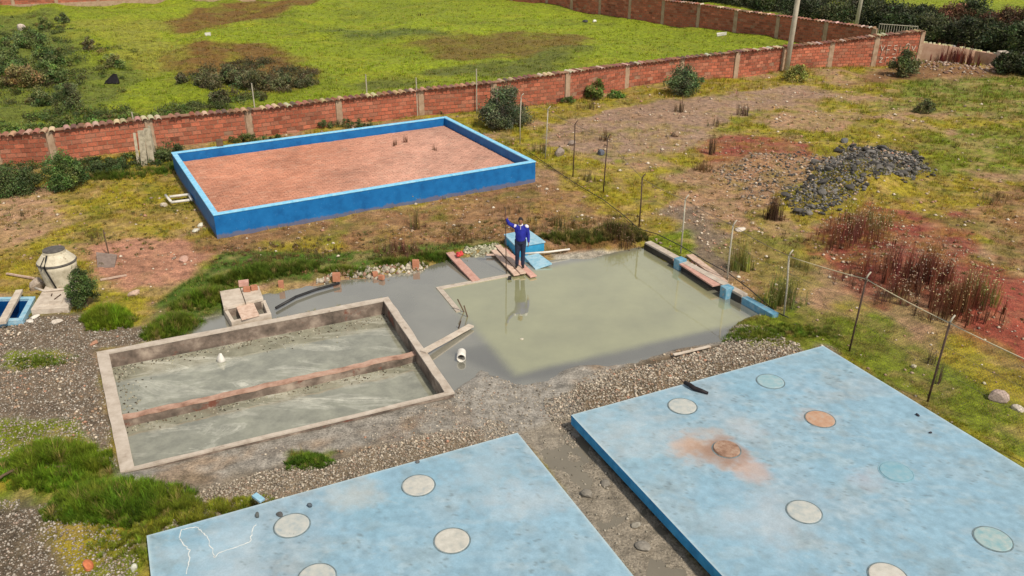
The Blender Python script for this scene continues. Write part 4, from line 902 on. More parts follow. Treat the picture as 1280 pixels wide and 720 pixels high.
root = empty('hatch_block', (*np.mean(base, 0), 0), 'pale concrete base block in front of the round water tank', 'concrete base')
m = MB(); m.prism(base, -.3, .265, .006); m.build('block', M['conc'], root, bevel=.015)
m = MB(); m.prism([P(58,366,.28), P(81,369,.28), P(76,380,.28), P(48,381,.28)], .262, .285, .003); m.build('hatch', M['conc'], root, bevel=.006)
for k, (a, b) in enumerate([((65,367),(64,370)), ((76,368),(68,374)), ((84,367),(83,371))]):
    m = MB(); m.tube([(*P(*a, .31), .31), (*P(*b, .3), .30)], .016, 5); m.build('rebar_hook', M['rust'], root)
def trough():
    z = .2; out = [P(-50,372,z), P(44,370.5,z), P(28,400,z), P(-55,402,z)]; root = empty('blue_trough', (*np.mean(out, 0), 0), 'blue lined trough at the left edge, crossed by a concrete beam', 'trough')
    frame_walls(root, out, .14, -.4, z, M['ltblue'], M['ltblue'], .03, .005, .008, ('trough_wall', 'trough_rim'))
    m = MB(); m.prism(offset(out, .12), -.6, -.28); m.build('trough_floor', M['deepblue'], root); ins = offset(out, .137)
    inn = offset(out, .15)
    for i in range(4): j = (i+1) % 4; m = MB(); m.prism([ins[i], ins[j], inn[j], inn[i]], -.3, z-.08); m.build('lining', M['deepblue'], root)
trough()
plank('beam', (24,362,.30), (2,402,.30), .20, .09, M['conc'], 'concrete beam laid across the blue trough', None, 'beam')

# leaning boards against the wall
def leaning_panel():
    root = empty('leaning_panel', (*P(182,209), 0), 'weathered grey boards leaning on the brick wall left of the basin', 'wooden panel')
    cols = [((166,166),(172,208)), ((174,163),(179,210)), ((181,160),(188,207))]
    for k, ((tx, ty), (bx, by)) in enumerate(cols):
        b = P(bx+2, by, 0); z = top_z((0, b[1]+.45), 0, ty); t = ((tx+2-640)/F*((b[1]+.45)*CP+(H-z)*SP), b[1]+.45)
        m = MB(); A, B = Vector((b[0], b[1], 0)), Vector((t[0], t[1], z)); d = (B-A).normalized(); x = Vector((.98,.2,0)).normalized(); y = d.cross(x).normalized(); m.box((A+B)/2, ((.12 if k == 0 else .27), .03, (B-A).length), Matrix((x, y, d)).transposed(), .01); m.build('board', M['greywood'], root, bevel=.004)
    b = P(195,200,0); t = P(184,196,0); z = top_z((0, b[1]+.3), 0, 157); m = MB(); m.bar((b[0], b[1], 0), ((186-640)/F*((b[1]+.3)*CP+(H-z)*SP), b[1]+.3, z), .10, .08); m.build('prop_post', M['greywood'], root, bevel=.006)
leaning_panel()
# posts standing at the long wall
for (bx, by, ty, lab) in ((596,142,86,'thin dark post rising above the brick wall left of the big bush'), (461,152,93,'thin post rising above the brick wall behind the middle of the basin'), (323,172,104,'faint thin post above the brick wall at the left part of the basin'), (522,147,97,'short thin post above the wall between two taller ones'), (174,190,140,'short stake above the wall over the leaning boards')):
    b = P(bx, by); z = top_z(b, 0, ty); m = MB(); m.tube([(b[0], b[1], -.2), (b[0]+.02, b[1], z)], .03, 6); tag(m.build('wall_post', M['palepost']), lab, 'post', 'thin posts along the long brick wall')

# power poles
def power_pole(bx, by, tx, label, r, h=9.5):
    b = Vector((*P(bx, by), 0)); root = empty('power_pole', b, label, 'power pole'); t = b+Vector((tx, 0, h)); m = MB(); m.tube([b-Vector((0,0,.5)), b.lerp(t, .5), t], [r, r*.85, r*.65], 14); m.build('shaft', M['pole'], root, smooth=True)
    m = MB(); m.bar(t+Vector((-.9,0,-.5)), t+Vector((.9,0,-.5)), .1, .12); m.build('crossarm', M['pole'], root)
    for dx in (-.8, 0, .8): m = MB(); m.lathe(t+Vector((dx,0,-.42)), [(.05,0),(.06,.05),(.03,.08),(.05,.12),(.02,.16)], 10); m.build('insulator', M['white'], root)
power_pole(982,92,.25,'grey power pole rising beside the near brick wall above a bush', .19)
power_pole(1068,42,.3,'grey power pole standing behind the far brick wall', .17)

# ---------------------------------------------------------------- the man
def bake(o, remesh, smooth=4):
    r = o.modifiers.new('remesh', 'REMESH'); r.mode = 'VOXEL'; r.voxel_size = remesh; r.use_smooth_shade = True
    s = o.modifiers.new('smooth', 'SMOOTH'); s.iterations = smooth; s.factor = .5
    dg = bpy.context.evaluated_depsgraph_get(); me = bpy.data.meshes.new_from_object(o.evaluated_get(dg)); mats = list(o.data.materials); o.modifiers.clear(); o.data = me
    if not me.materials: [me.materials.append(x) for x in mats]
    return o
def limb(m, pts, rs, n=12):
    m.tube(pts, rs, n)
    for p, r in zip(pts, rs): m.ball(p, r, n)
def person():
    x0, y0 = P(650.5,333,.15); base = Vector((x0, y0, .152)); root = empty('person', base, 'person in blue jacket and dark trousers standing on planks holding a long pole', 'person')
    V3 = lambda x, y, z: base+Vector((x, y, z))
    SR_, EL, HR = V3(-.185,.0,1.40), V3(-.375,-.07,1.53), V3(-.47,-.14,1.74)      # image-left arm, raised
    SL_, EL2, HL = V3(.19,.0,1.39), V3(.25,.03,1.12), V3(.26,-.05,.87)
    hipL, hipR = V3(-.09,0,.90), V3(.09,0,.90); kL, kR = V3(-.10,-.03,.50), V3(.085,-.01,.50); aL, aR = V3(-.115,.02,.09), V3(.075,-.01,.09)
    m = MB()
    for h, k, a, s in ((hipL, kL, aL, -1), (hipR, kR, aR, 1)):
        limb(m, [h, h.lerp(k, .5), k, k.lerp(a, .3), a], [.085,.075,.056,.055,.036]); limb(m, [a+Vector((0,.02,-.05)), a+Vector((s*.02,-.13,-.06))], [.038,.032])
    limb(m, [V3(0,0,.93), V3(0,0,1.08), V3(0,0,1.25), V3(0,.0,1.38)], [.12,.115,.13,.10]); m.ball(V3(0,0,1.28), (.175,.105,.17), 16); m.ball(V3(0,0,.95), (.155,.105,.11), 16)
    limb(m, [SR_, EL, HR], [.052,.042,.028]); limb(m, [SL_, EL2, HL], [.052,.042,.028]); limb(m, [V3(0,0,1.38), V3(0,-.01,1.50)], [.055,.052])
    hc = V3(0,-.02,1.595); m.ball(hc, (.074,.094,.108), 20); m.ball(hc+Vector((0,-.035,-.06)), (.052,.055,.052), 14)      # skull, jaw
    m.ball(hc+Vector((0,-.098,-.012)), (.013,.018,.024), 8); m.ball(hc+Vector((0,-.085,.022)), (.045,.012,.010), 8)        # nose, brow
    m.ball(hc+Vector((0,-.088,-.048)), (.024,.010,.007), 8); m.ball(hc+Vector((0,-.084,-.060)), (.020,.010,.007), 8)       # lips
    for s in (-1, 1): m.ball(hc+Vector((s*.076,0,-.01)), (.012,.020,.032), 8)                                              # ears
    # right hand (image left) closed on the pole, left hand hanging
    poled = Vector((0,0,1))
    pc = HR+Vector((-.012,-.035,.03)); m.ball(HR+Vector((.012,-.01,.03)), (.026,.036,.042), 12)
    for f in range(4):
        z = pc.z+.036-f*.021; r = .0088; l = [.9, 1, .95, .8][f]; pts = [Vector((pc.x+.035, pc.y+.02, z)), Vector((pc.x+.008, pc.y-.026*l, z)), Vector((pc.x-.024, pc.y-.018*l, z)), Vector((pc.x-.028, pc.y+.008, z-.003)), Vector((pc.x-.006, pc.y+.026, z-.004))]
        limb(m, pts, [r, r, r*.95, r*.9, r*.8], 8)
    limb(m, [HR+Vector((.02,.015,.02)), Vector((pc.x+.018, pc.y+.030, pc.z+.045)), Vector((pc.x-.014, pc.y+.020, pc.z+.062))], [.012,.0105,.009], 8)
    m.ball(HL+Vector((0,-.01,-.045)), (.017,.038,.046), 12)
    for f in range(4):
        y = HL.y-.038+f*.020; l = [.9, 1, .95, .78][f]; limb(m, [Vector((HL.x, y, HL.z-.075)), Vector((HL.x-.004, y-.002, HL.z-.075-.038*l)), Vector((HL.x-.016, y-.002, HL.z-.075-.064*l)), Vector((HL.x-.030, y, HL.z-.075-.080*l))], [.009,.0085,.008,.007], 8)
    limb(m, [HL+Vector((-.004,-.03,-.02)), HL+Vector((-.012,-.058,-.05)), HL+Vector((-.018,-.062,-.082))], [.012,.010,.0085], 8)
    bake(m.build('body', M['skin'], root, True), .006, 3)
    # clothes
    m = MB(); m.ball(V3(0,0,1.27), (.20,.135,.19), 18); m.ball(V3(0,0,1.05), (.18,.13,.16), 18); m.tube([V3(0,0,.93), V3(0,0,1.0), V3(0,0,1.2), V3(0,0,1.35)], [.155,.165,.17,.15], 18)
    limb(m, [SR_+Vector((.03,0,0)), SR_, SR_.lerp(EL, .5), EL, EL.lerp(HR, .85)], [.09,.078,.068,.062,.046]); limb(m, [SL_+Vector((-.03,0,0)), SL_, SL_.lerp(EL2, .5), EL2, EL2.lerp(HL, .88)], [.09,.078,.068,.062,.046])
    m.tube([V3(0,.0,1.36), V3(0,-.005,1.45), V3(0,-.008,1.475)], [.10,.078,.074], 16)
    j = bake(m.build('jacket', M['jacket'], root, True), .014, 6)
    m = MB(); m.tube([V3(0,-.006,1.462), V3(0,-.012,1.492)], [.082,.070], 16); m.build('collar', M['jacketw'], root, True)
    for s, sh in ((-1, SR_), (1, SL_)): m = MB(); m.ball(sh+Vector((s*.006,-.03,.035)), (.075,.062,.055), 12, Matrix.Rotation(s*.5, 3, 'Y')); m.build('shoulder_panel', M['jacketw'], root, True)
    m = MB(); m.tube([V3(0,-.138,.96), V3(0,-.143,1.2), V3(0,-.128,1.36), V3(0,-.095,1.45)], .008, 6); m.build('zip', M['jacketw'], root)
    m = MB(); m.tube([V3(0,0,.84), V3(0,0,.95)], [.145,.15], 18)
    for h, k, a in ((hipL, kL, aL), (hipR, kR, aR)): limb(m, [h+Vector((0,0,.02)), h.lerp(k, .5), k, k.lerp(a, .5), a+Vector((0,0,-.02))], [.105,.092,.075,.070,.060])
    bake(m.build('trousers', M['trousers'], root, True), .014, 5)
    for a, s in ((aL, -1), (aR, 1)):
        m = MB(); limb(m, [a+Vector((0,.03,-.045)), a+Vector((s*.01,-.06,-.05)), a+Vector((s*.022,-.15,-.056))], [.046,.043,.034]); bake(m.build('shoe', M['shoe'], root, True), .01, 3)
    m = MB(); m.ball(hc+Vector((0,.016,.028)), (.083,.098,.098), 20); m.ball(hc+Vector((0,.045,-.02)), (.076,.065,.08), 16)
    hr = m.build('hair', M['hair'], root, True); hm = hr.data; bm = bmesh.new(); bm.from_mesh(hm)
    for v in list(bm.verts):
        if v.co.y < hc.y-.045 and v.co.z < hc.z+.052: v.co = hc+(v.co-hc)*.78
    bm.to_mesh(hm); bm.free()
    for s in (-1, 1):
        m = MB(); m.ball(hc+Vector((s*.03,-.086,.004)), (.012,.008,.007), 8); m.build('eye', M['shoe'], root, True)
    # the pole
    b = Vector((*P(634,352,-.0), -.3)); b.y = pc.y-.05; b.x = pc.x+.02; tp = Vector((pc.x-.005, pc.y+.02, pc.z+.36)); m = MB(); m.tube([b, pc, tp], .0145, 8); tag(m.build('long_pole', M['rust'], smooth=True), 'long thin dark pole held upright by the man and reaching into the water', 'pole')
person()

# ---------------------------------------------------------------- rocks and litter
rock_meshes = [rock_verts(k) for k in range(5)]
for me in rock_meshes: me.materials.append(M['rockmat'] if 'rockmat' in M else M.setdefault('rockmat', obj_color_mat('rock_surface', .8)))
def rock(pos, s, colr, parent=None, label=None, cat='rock', group=None, name='rock'):
    o = bpy.data.objects.new(name, random.choice(rock_meshes)); COL.objects.link(o); o.location = pos; o.scale = s; o.rotation_euler = (random.uniform(-.4,.4), random.uniform(-.4,.4), random.uniform(0,6)); o.color = (*colr, 1)
    if parent: o.parent = parent; o.matrix_parent_inverse = parent_inv(parent)
    if label: tag(o, label, cat, group)
    return o
def rock_at(px, py, w, label, colr=(.36,.30,.25), hgt=.6, z=None, group='single stones lying about the yard'):
    g = G(px, py); r = w*mpp(px, py)/2
    if z is not None: g = Vector((*P(px, py, z), z))
    return rock((g.x, g.y, g.z+r*hgt*.4), (r, r*.8, r*hgt), colr, None, label, 'rock', group)
rock_at(1247,500,26,'large pinkish boulder in the grass right of the right slab', (.40,.31,.27), .8)
rock_at(1272,512,16,'pale flat rock just right of the large pinkish boulder', (.45,.40,.34), .5)
rock_at(1142,459,9,'small pale stone in the grass above the slab edge', (.42,.38,.28), .6); rock_at(1230,480,7,'little yellowish stone up left of the boulder', (.5,.46,.33), .6)
rock_at(699,194,18,'grey boulder beside the third fence post', (.26,.21,.18), .8); rock_at(715,181,12,'smaller grey rock behind the boulder near the fence', (.25,.20,.17), .7)
rock_at(845,170,16,'flat topped brown rock on the far right of the dirt patch', (.25,.17,.11), .7); rock_at(751,193,12,'dark blue grey rock right of the hooked fence posts', (.10,.11,.14), .8)
rock_at(925,288,17,'white flat rock above the reeds on the right of the pond', (.58,.52,.45), .4); rock_at(1158,346,9,'white lump among the red weeds', (.7,.66,.6), .8); rock_at(923,347,6,'white stone below the reeds beside the pond wall', (.6,.57,.5), .6)
rock_at(733,619,18,'muddy grey lump in the channel nearest the left slab', (.22,.20,.17), .6, 0.); rock_at(803,685,22,'biggest muddy grey lump in the channel between the slabs', (.24,.22,.19), .5, 0.); rock_at(757,606,16,'muddy lump in the channel against the right slab edge', (.22,.20,.17), .5, 0.); rock_at(795,658,14,'pale muddy lump in the middle of the channel', (.27,.25,.21), .6, 0.)
rock_at(322,645,8,'small dark stone on the left slab, leftmost', (.09,.10,.10), 1., .46, 'stones on the left slab'); rock_at(350,644,10,'flat dark stone touching the cover on the left slab', (.08,.08,.08), .6, .46, 'stones on the left slab'); rock_at(387,633,8,'small dark stone right of the cover on the left slab', (.08,.10,.12), .9, .46, 'stones on the left slab'); rock_at(522,578,6,'small dark stone on the back edge of the left slab', (.12,.12,.12), .8, .46, 'stones on the left slab')
rock_at(1147,519,6,'small black stone on the right slab, upper of two', (.03,.03,.04), .5, .46, 'stones on the right slab'); rock_at(1163,541,5,'small black stone on the right slab, lower of two', (.03,.03,.04), .5, .46, 'stones on the right slab')
rock_at(48,360,22,'grey boulder between the round tank and the blue trough', (.34,.28,.23), .9); rock_at(72,403,16,'pale flat stone in front of the concrete base', (.55,.49,.42), .35); rock_at(44,397,14,'white crumbled stone at the corner of the blue trough', (.62,.58,.52), .35); rock_at(38,402,11,'white stone piece beside the trough corner', (.62,.58,.52), .35)
rock_at(168,369,18,'pale stone slab chunk behind the round grass mound', (.46,.33,.26), .5); rock_at(230,326,16,'pinkish stone heap on red soil left of the basin corner', (.45,.28,.22), .5); rock_at(118,430,13,'reddish stone on the grey gravel', (.38,.20,.13), .4)
rock_at(110,709,18,'orange brick lump at the bottom left edge of the view', (.50,.16,.07), .7); rock_at(168,712,10,'pale upright stone beside the left slab corner', (.5,.5,.42), 1.3)
rock_at(27,38,14,'whitish boulder among bushes at the upper left', (.5,.42,.36), .7); rock_at(743,28,7,'white stone in the far green field', (.7,.68,.62), .7); rock_at(731,28,9,'dark lump left of the white stone in the far field', (.05,.05,.05), .5)
rock_at(1055,178,12,'dark rock on top of the grey rock pile', (.12,.12,.12), .8)
rock_at(652,424,6,'pale scrap floating on the green pond', (.5,.46,.38), .3, 0.); rock_at(813,459,7,'small dark stone at the gravel edge of the pond', (.05,.05,.05), .6); 
m = MB(); m.bar((*P(318,620,.47), .5), (*P(328,626,.47), .47), .12, .05); tag(m.build('plastic_scrap', M['ltblue']), 'small teal and white plastic scrap on the edge of the left slab', 'litter')
m = MB(); 
path = [Vector((*P(a, b, .50), .49+dz)) for a, b, dz in [(856,479,.03),(862,483,.05),(868,486,.02),(876,488,.0),(885,491,.0)]]; m.tube(path, [.05,.055,.06,.055,.035], 9); tag(m.build('hose_piece', M['black'], smooth=True), 'short black hose piece lying near the back edge of the right slab', 'hose')
hose([Vector((*P(a, b), .25)) for a, b in [(0,612),(8,606),(18,601),(30,596)]], .03, M['bark'], 'branch', 'dark crooked branch at the left edge beside the grass mound', 'branch')
hose([Vector((*P(a, b), .3)) for a, b in [(60,592),(75,598),(92,596)]], .022, M['bark'], 'branch', 'dead branch in front of the large grass mound', 'branch')
# grey tilted sheet with a stake near the tank
m = MB(); q = [(*P(120,315,.25), .25), (*P(146,318,.2), .2), (*P(143,334,.12), .12), (*P(122,335,.12), .12)]; m.add([tuple(Vector(p)-Vector((0,0,.06))) for p in q]+q, [(3,2,1,0),(4,5,6,7),(0,1,5,4),(1,2,6,5),(2,3,7,6),(3,0,4,7)])
m.f = [f[::-1] for f in m.f]; tag(m.build('concrete_sheet', simple('grey_sheet', [(.16,.12,.10),(.27,.21,.18)], 6)), 'tilted grey concrete sheet on red soil right of the round tank', 'concrete sheet')
m = MB(); g = G(136,318); m.tube([g, g+Vector((0,0,.9))], .025, 6); tag(m.build('stake', M['bark']), 'dark stake standing behind the tilted concrete sheet', 'stake')
# white pipe frame left of the basin
root = empty('pipe_rack', G(222,256), 'white pipe frame lying against the left side of the blue basin', 'pipe frame')
for a, b in (((208,250),(215,258)), ((213,252),(237,249)), ((215,259),(238,256)), ((237,249),(241,256))):
    A, B = G(*a), G(*b); m = MB(); m.tube([A+Vector((0,0,.2)), B+Vector((0,0,.2))], .055, 8); m.build('pipe', M['white'], root, smooth=True)
rock_at(205,258,12,'pale stone at the left end of the white pipe frame', (.5,.44,.36), .6); rock_at(251,283,10,'white rubble lump at the near corner of the basin, upper', (.62,.60,.50), .6); rock_at(245,289,16,'white rubble slab at the near corner of the basin, lower', (.60,.58,.48), .3)
# black bundle and white panel in the field
g = G(141,106); m = MB(); s = 1.
vs = [(-.75,0,0),(.5,0,0),(.55,.45,0),(-.7,.4,0),(-.6,.1,.3),(-.15,.1,.55),(.15,.15,.98),(.42,.2,.9),(.5,.25,.2)]
vs = [(x*.72+random.uniform(-.05,.05), y*.8, z*.72) for x, y, z in vs]; m.add([tuple(g+Vector(v)) for v in vs], [(0,1,7,6),(0,6,5,4),(1,2,8,7),(0,4,3),(4,5,3),(5,6,3),(6,7,8),(6,8,2,3),(0,3,2,1)]); o = m.build('black_bundle', M['black']); o.modifiers.new('b', 'BEVEL').width = .06; tag(o, 'black plastic bundle with a peak lying in the upper left grass', 'bundle')
for (px, py, w, lab) in ((45,101,17,'long white sheet scrap near dark bushes at the upper left'), (5,71,10,'white scrap at the upper left edge'), (260,44,6,'white scrap by the brown grass in the field'), (902,45,12,'white scrap at the foot of the far brick wall')):
    g = G(px, py); k = mpp(px, py)*w; m = MB(); m.box(g+Vector((0,0,.15)), (k, .25, .25), Matrix.Rotation(-.15, 3, 'Y'), .05); tag(m.build('white_scrap', M['white']), lab, 'litter')

# dark rock pile
pile = empty('rock_pile', G(1065,225), 'pile of dark grey broken rocks in the yard right of the pond', 'rock pile')
PILE = W2([(985,262),(1005,235),(1035,205),(1060,184),(1100,185),(1145,195),(1160,215),(1130,232),(1080,240),(1040,262),(1000,272)])
px0, px1, py0, py1 = min(p[0] for p in PILE), max(p[0] for p in PILE), min(p[1] for p in PILE), max(p[1] for p in PILE); cnt = 0
while cnt < 290:
    x, y = random.uniform(px0, px1), random.uniform(py0, py1)
    if sd(np.array([x]), np.array([y]), PILE)[0] < abs(random.gauss(0, .45))-.55: continue
    z = float(gz(np.array([x]), np.array([y]))[0]); s = random.uniform(.08, .17)*(1.6 if random.random() < .12 else 1); k = random.choice([.03, .05, .07, .09, .12, .18]); rock((x, y, z+s*.35), (s, s*random.uniform(.5,.9), s*random.uniform(.35,.6)), (k, k*.93, k*.86), pile); cnt += 1
for (cx, cy, r, n) in ((965,250,.7,10), (945,242,.5,6), (1000,205,1.2,12), (935,262,.5,6)):
    pass
def stones(n, poly, lo, hi, cols, name, label, z=None, kind='stuff', flat=.6, seed=0):
    x0, x1 = min(p[0] for p in poly), max(p[0] for p in poly); y0, y1 = min(p[1] for p in poly), max(p[1] for p in poly)
    x = rng.uniform(x0, x1, n*6); y = rng.uniform(y0, y1, n*6); k = (sd(x, y, poly)+(fbm(x, y, .6, seed+2)-.5)*.6 > 0) & (sd(x, y, SL) < -.03) & (sd(x, y, SR) < -.03) & (sd(x, y, TANK) < -.03); x, y = x[k][:n], y[k][:n]; n = len(x)
    s = lo*(hi/lo)**(rng.random(n)**1.8); c = np.array(cols)[rng.integers(0, len(cols), n)]*(1+rng.normal(0, .15, (n, 1))); sc = np.stack([s, s*rng.uniform(.6, 1, n), s*rng.uniform(.4, .8, n)*flat/.6], 1)
    me = raw_mesh(name, *scatter(OCT[0], OCT[1], np.column_stack([x, y, gz(x, y)+s*.25]), rot_z(rng.uniform(0, 6.28, n)), sc, np.clip(c, .02, .85))[:2], np.repeat(np.clip(c, .02, .85), 6, 0)); tag(link(name, me, M['stone']), label, None, None, kind)
GC = [(.34,.295,.235),(.29,.25,.195),(.40,.345,.275),(.22,.19,.15),(.50,.44,.36),(.30,.22,.17),(.33,.29,.24),(.16,.14,.115)]; GG = [(.31,.275,.23),(.26,.23,.195),(.36,.32,.27),(.20,.18,.15),(.42,.38,.33),(.29,.22,.175)]
stones(5500, PILE, .03, .10, [(.04,.04,.04),(.08,.08,.075),(.14,.135,.125),(.24,.22,.20)], 'rock_rubble', 'small grey rubble filling the dark rock pile')
stones(9000, W2([(680,505),(760,465),(840,450),(900,436),(925,408),(975,420),(1010,450),(716,560)]), .015, .055, GC, 'pebble_bank', 'bank of tan pebbles between the pond and the right slab')
stones(11000, W2([(195,650),(260,612),(420,578),(560,540),(630,524),(665,560),(183,700)]), .012, .042, GC, 'pebble_strip', 'strip of pale pebbles between the sunken tank and the left slab')
stones(9000, W2([(-60,402),(110,398),(190,418),(222,428),(122,442),(148,590),(60,600),(-60,600)]), .014, .045, GG, 'gravel_patch', 'grey gravel on the left side of the sunken tank')
stones(3500, W2([(-60,630),(90,640),(180,680),(185,760),(-60,760)]), .014, .045, GG, 'gravel_corner', 'dark gravel in the bottom left corner')
stones(1100, W2([(450,560),(540,500),(620,470),(690,480),(710,520),(650,540),(600,540)]), .012, .045, GC, 'mud_pebbles', 'scattered pebbles on the grey mud between tank and slabs')
stones(260, W2([(660,545),(712,525),(745,565),(900,735),(795,735)]), .012, .05, [(.22,.2,.16),(.32,.29,.24)], 'channel_pebbles', 'pebbles in the wet channel between the slabs')
stones(380, W2([(395,357),(425,350),(480,346),(530,339),(535,333),(480,336),(420,343)]), .04, .13, [(.36,.32,.25),(.24,.21,.17),(.46,.42,.34),(.30,.18,.13)], 'shore_stones', 'pale stones along the back shore of the grey water', flat=.8)
stones(260, W2([(575,318),(625,306),(630,316),(600,322)]), .04, .11, [(.33,.32,.23),(.22,.22,.15),(.42,.41,.30)], 'shore_stones', 'pale stones on the shore left of the man', flat=.8)
stones(160, W2([(842,325),(850,322),(895,350),(888,358)]), .02, .07, [(.45,.2,.15),(.6,.45,.38),(.3,.15,.12)], 'brick_crumbs', 'reddish rubble crumbs on the plank of the pond wall')
stones(900, W2([(880,215),(1000,190),(1040,200),(1010,260),(930,262),(925,245)]), .03, .12, [(.05,.05,.05),(.12,.11,.10),(.28,.22,.17),(.40,.32,.25)], 'rock_spill', 'grey stones strewn left of the rock pile', seed=3)
# loose stones all over the bare parts of the yard
n = 130000; D = np.exp(rng.uniform(np.log(15), np.log(62), n)); x = rng.uniform(-.72, .72, n)*D; y = D
_, gg, gv, ww = ground_fields(x, y); k = (rng.random(n) < np.clip(gv*.9+.08, 0, 1)*np.clip((fbm(x, y, 1.2, 91)-.40)*7, .05, 1)*np.where(gg > .95, .25, 1)) & (beyond(x, y) < -.5) & (ww < .3) & (sd(x, y, POOL) < -.1) & (sd(x, y, SR) < -.05) & (sd(x, y, SL) < -.05) & (sd(x, y, TANK) < -.05)
x, y, D = x[k], y[k], D[k]; n = len(x); s = .014*(7.)**(rng.random(n)**3.2)*np.clip(D/26, .7, 1.5); c = np.array([(.42,.32,.23),(.50,.42,.32),(.34,.23,.16),(.40,.22,.15),(.60,.52,.42),(.24,.18,.14),(.36,.26,.18),(.30,.2,.13)])[rng.integers(0, 8, n)]
me = raw_mesh('loose_stones', *scatter(OCT[0], OCT[1], np.column_stack([x, y, gz(x, y)+s*.25]), rot_z(rng.uniform(0, 6.28, n)), np.stack([s, s*.8, s*.55], 1), c)[:2], np.repeat(c, 6, 0)); tag(link('loose_stones', me, M['stone']), 'small pale stones strewn over the yard', kind='stuff'); print('loose stones', n)

# ---------------------------------------------------------------- grass
def spread(X, Y, per, r, jit=.5):
    """grow `per` blades round every centre; returns positions, the lean direction and the centre's index"""
    n = len(X); k = np.repeat(np.arange(n), per); a = rng.uniform(0, 6.28, n*per); rr = np.sqrt(rng.random(n*per))*np.repeat(r, per)
    return X[k]+rr*np.cos(a), Y[k]+rr*np.sin(a), a-math.pi/2+rng.normal(0, jit, n*per), k
def blades_dir(X, Y, z, ang, w, h, lean, col, tpl):
    return scatter(tpl[0], tpl[1], np.column_stack([X, Y, z]), rot_z(ang), np.stack([w, h*lean, h], 1), col)
def cover_grass(n, per, dmin, dmax, far, name, label, hmin, hmax, w):
    D = np.exp(rng.uniform(np.log(dmin), np.log(dmax), n)); x = rng.uniform(-.74, .74, n)*D; y = D; b = beyond(x, y); k = (b > .3) if far else (b < -.1); x, y = x[k], y[k]
    c, gg, gv, ww = ground_fields(x, y); dens = gg**1.4*np.clip((fbm(x, y, .5, 33)-.32)*3.5, .03, 1)
    k = (rng.random(len(x)) < dens) & (sd(x, y, POOL) < -.05) & (sd(x, y, SR) < .0) & (sd(x, y, SL) < .0) & (sd(x, y, TANK) < -.02) & (sd(x, y, POND) < -.02); x, y, c = x[k], y[k], c[k]; n = len(x); sc = np.clip(y/25, .7, 2.2)
    tone = np.clip(1+rng.normal(0, .32, n), .3, 2)[:, None]*(1+rng.normal(0, .12, (n, 3))); c = c*tone; dr = rng.random(n) < (.16 if not far else .06); c[dr] = np.array((.40,.30,.10))*rng.uniform(.5, 1.1, (dr.sum(), 1))
    X, Y, a, k = spread(x, y, per, .05*sc*(1.6 if far else 1)); n = len(X)
    h = (rng.uniform(hmin, hmax, len(x))*sc*(.4+1.1*fbm(x, y, .8, 35)))[k]*rng.uniform(.6, 1.2, n); col = np.clip(c[k]*(1+rng.normal(.03, .18, (n, 1))), .004, .8)
    v, f, cc = blades_dir(X, Y, gz(X, Y)-.01, a, w*sc[k]*rng.uniform(.7, 1.4, n), h, rng.uniform(.3, 1.5, n), col, BLADE1); tag(link(name, raw_mesh(name, v, f, cc), M['blade']), label, kind='stuff'); print(name, n)
cover_grass(300000, 6, 13, 62, False, 'yard_grass', 'short patchy grass covering the yard', .035, .14, .011)
cover_grass(120000, 4, 36, 110, True, 'field_grass', 'short bright grass of the field beyond the wall', .03, .085, .018)
def tuft(px, py, rx, ry, h, n, base, name='grass_clump', label=None, group='clumps of tall green grass', lean=1., w=.011, dryf=.06, rot=0.):
    """ragged clump of grass made of many small tussocks: centre in photo bearings, radii in metres"""
    g = G(px, py); n = int(n*1.25); q = max(20, n//45); a = rng.uniform(0, 6.28, q); edge = .75+.6*fbm(np.cos(a)*2+px, np.sin(a)*2+py, 1., 3); r = rng.random(q)**.55; x = rx*r*edge*np.cos(a); y = ry*r*edge*np.sin(a)
    X = g.x+x*math.cos(rot)-y*math.sin(rot); Y = g.y+x*math.sin(rot)+y*math.cos(rot)
    k = (sd(X, Y, SL) < -.03) & (sd(X, Y, TANK) < -.05) & (sd(X, Y, SR) < -.03); X, Y, r = X[k], Y[k], r[k]; q = len(X)
    th = h*(1.05-.65*r**2)*rng.uniform(.6, 1.25, q); tc = np.array(base)[None]*(1+rng.normal(0, .28, (q, 1)))*(1+rng.normal(0, .10, (q, 3)))
    yl = np.clip((fbm(X, Y, .5, 44)-.5)*4, 0, 1)[:, None]; tc = tc*(1-.5*yl)+np.array((.20,.21,.02))*.5*yl; d = rng.random(q) < dryf; tc[d] = np.array((.34,.26,.09))*rng.uniform(.7, 1.2, (d.sum(), 1))
    bx, by, ba, k = spread(X, Y, 45, np.full(q, .055), .4); m_ = len(bx); col = np.clip(tc[k]*(1+rng.normal(0, .2, (m_, 1))), .004, .8)
    v, f, cc = blades_dir(bx, by, gz(bx, by)-.02, ba, w*rng.uniform(.7, 1.5, m_), th[k]*rng.uniform(.55, 1.1, m_), rng.uniform(.2, 1.5, m_)*lean, col, BLADE)
    return tag(link(name, raw_mesh(name, v, f, cc), M['blade']), label, 'grass clump', group)
GL = (.11,.18,.014); GY = (.19,.22,.02)
tuft(70,578,1.25,.75,.34,16000,(0.138,0.228,.012),label='big round green grass mound at the left edge beside the tank')
tuft(150,630,1.55,.6,.34,18000,(0.115,0.198,.012),label='wide dark green grass mound below the sunken tank corner')
tuft(250,648,1.3,.45,.20,9000,GY,label='low yellow green grass along the back edge of the left slab', rot=.35)
tuft(190,670,1.3,.9,.14,9000,GY,label='low matted yellow green grass at the corner of the left slab')
tuft(135,398,.78,.55,.36,9000,(0.161,0.252,.012),label='round green grass mound in front of the dark bush by the tank')
tuft(215,408,.85,.5,.32,9000,GL,label='green grass spilling into the grey water, nearest the sunken tank', rot=.6)
tuft(250,375,.95,.5,.34,9000,GL,label='middle of the green grass band left of the chamber', rot=.5)
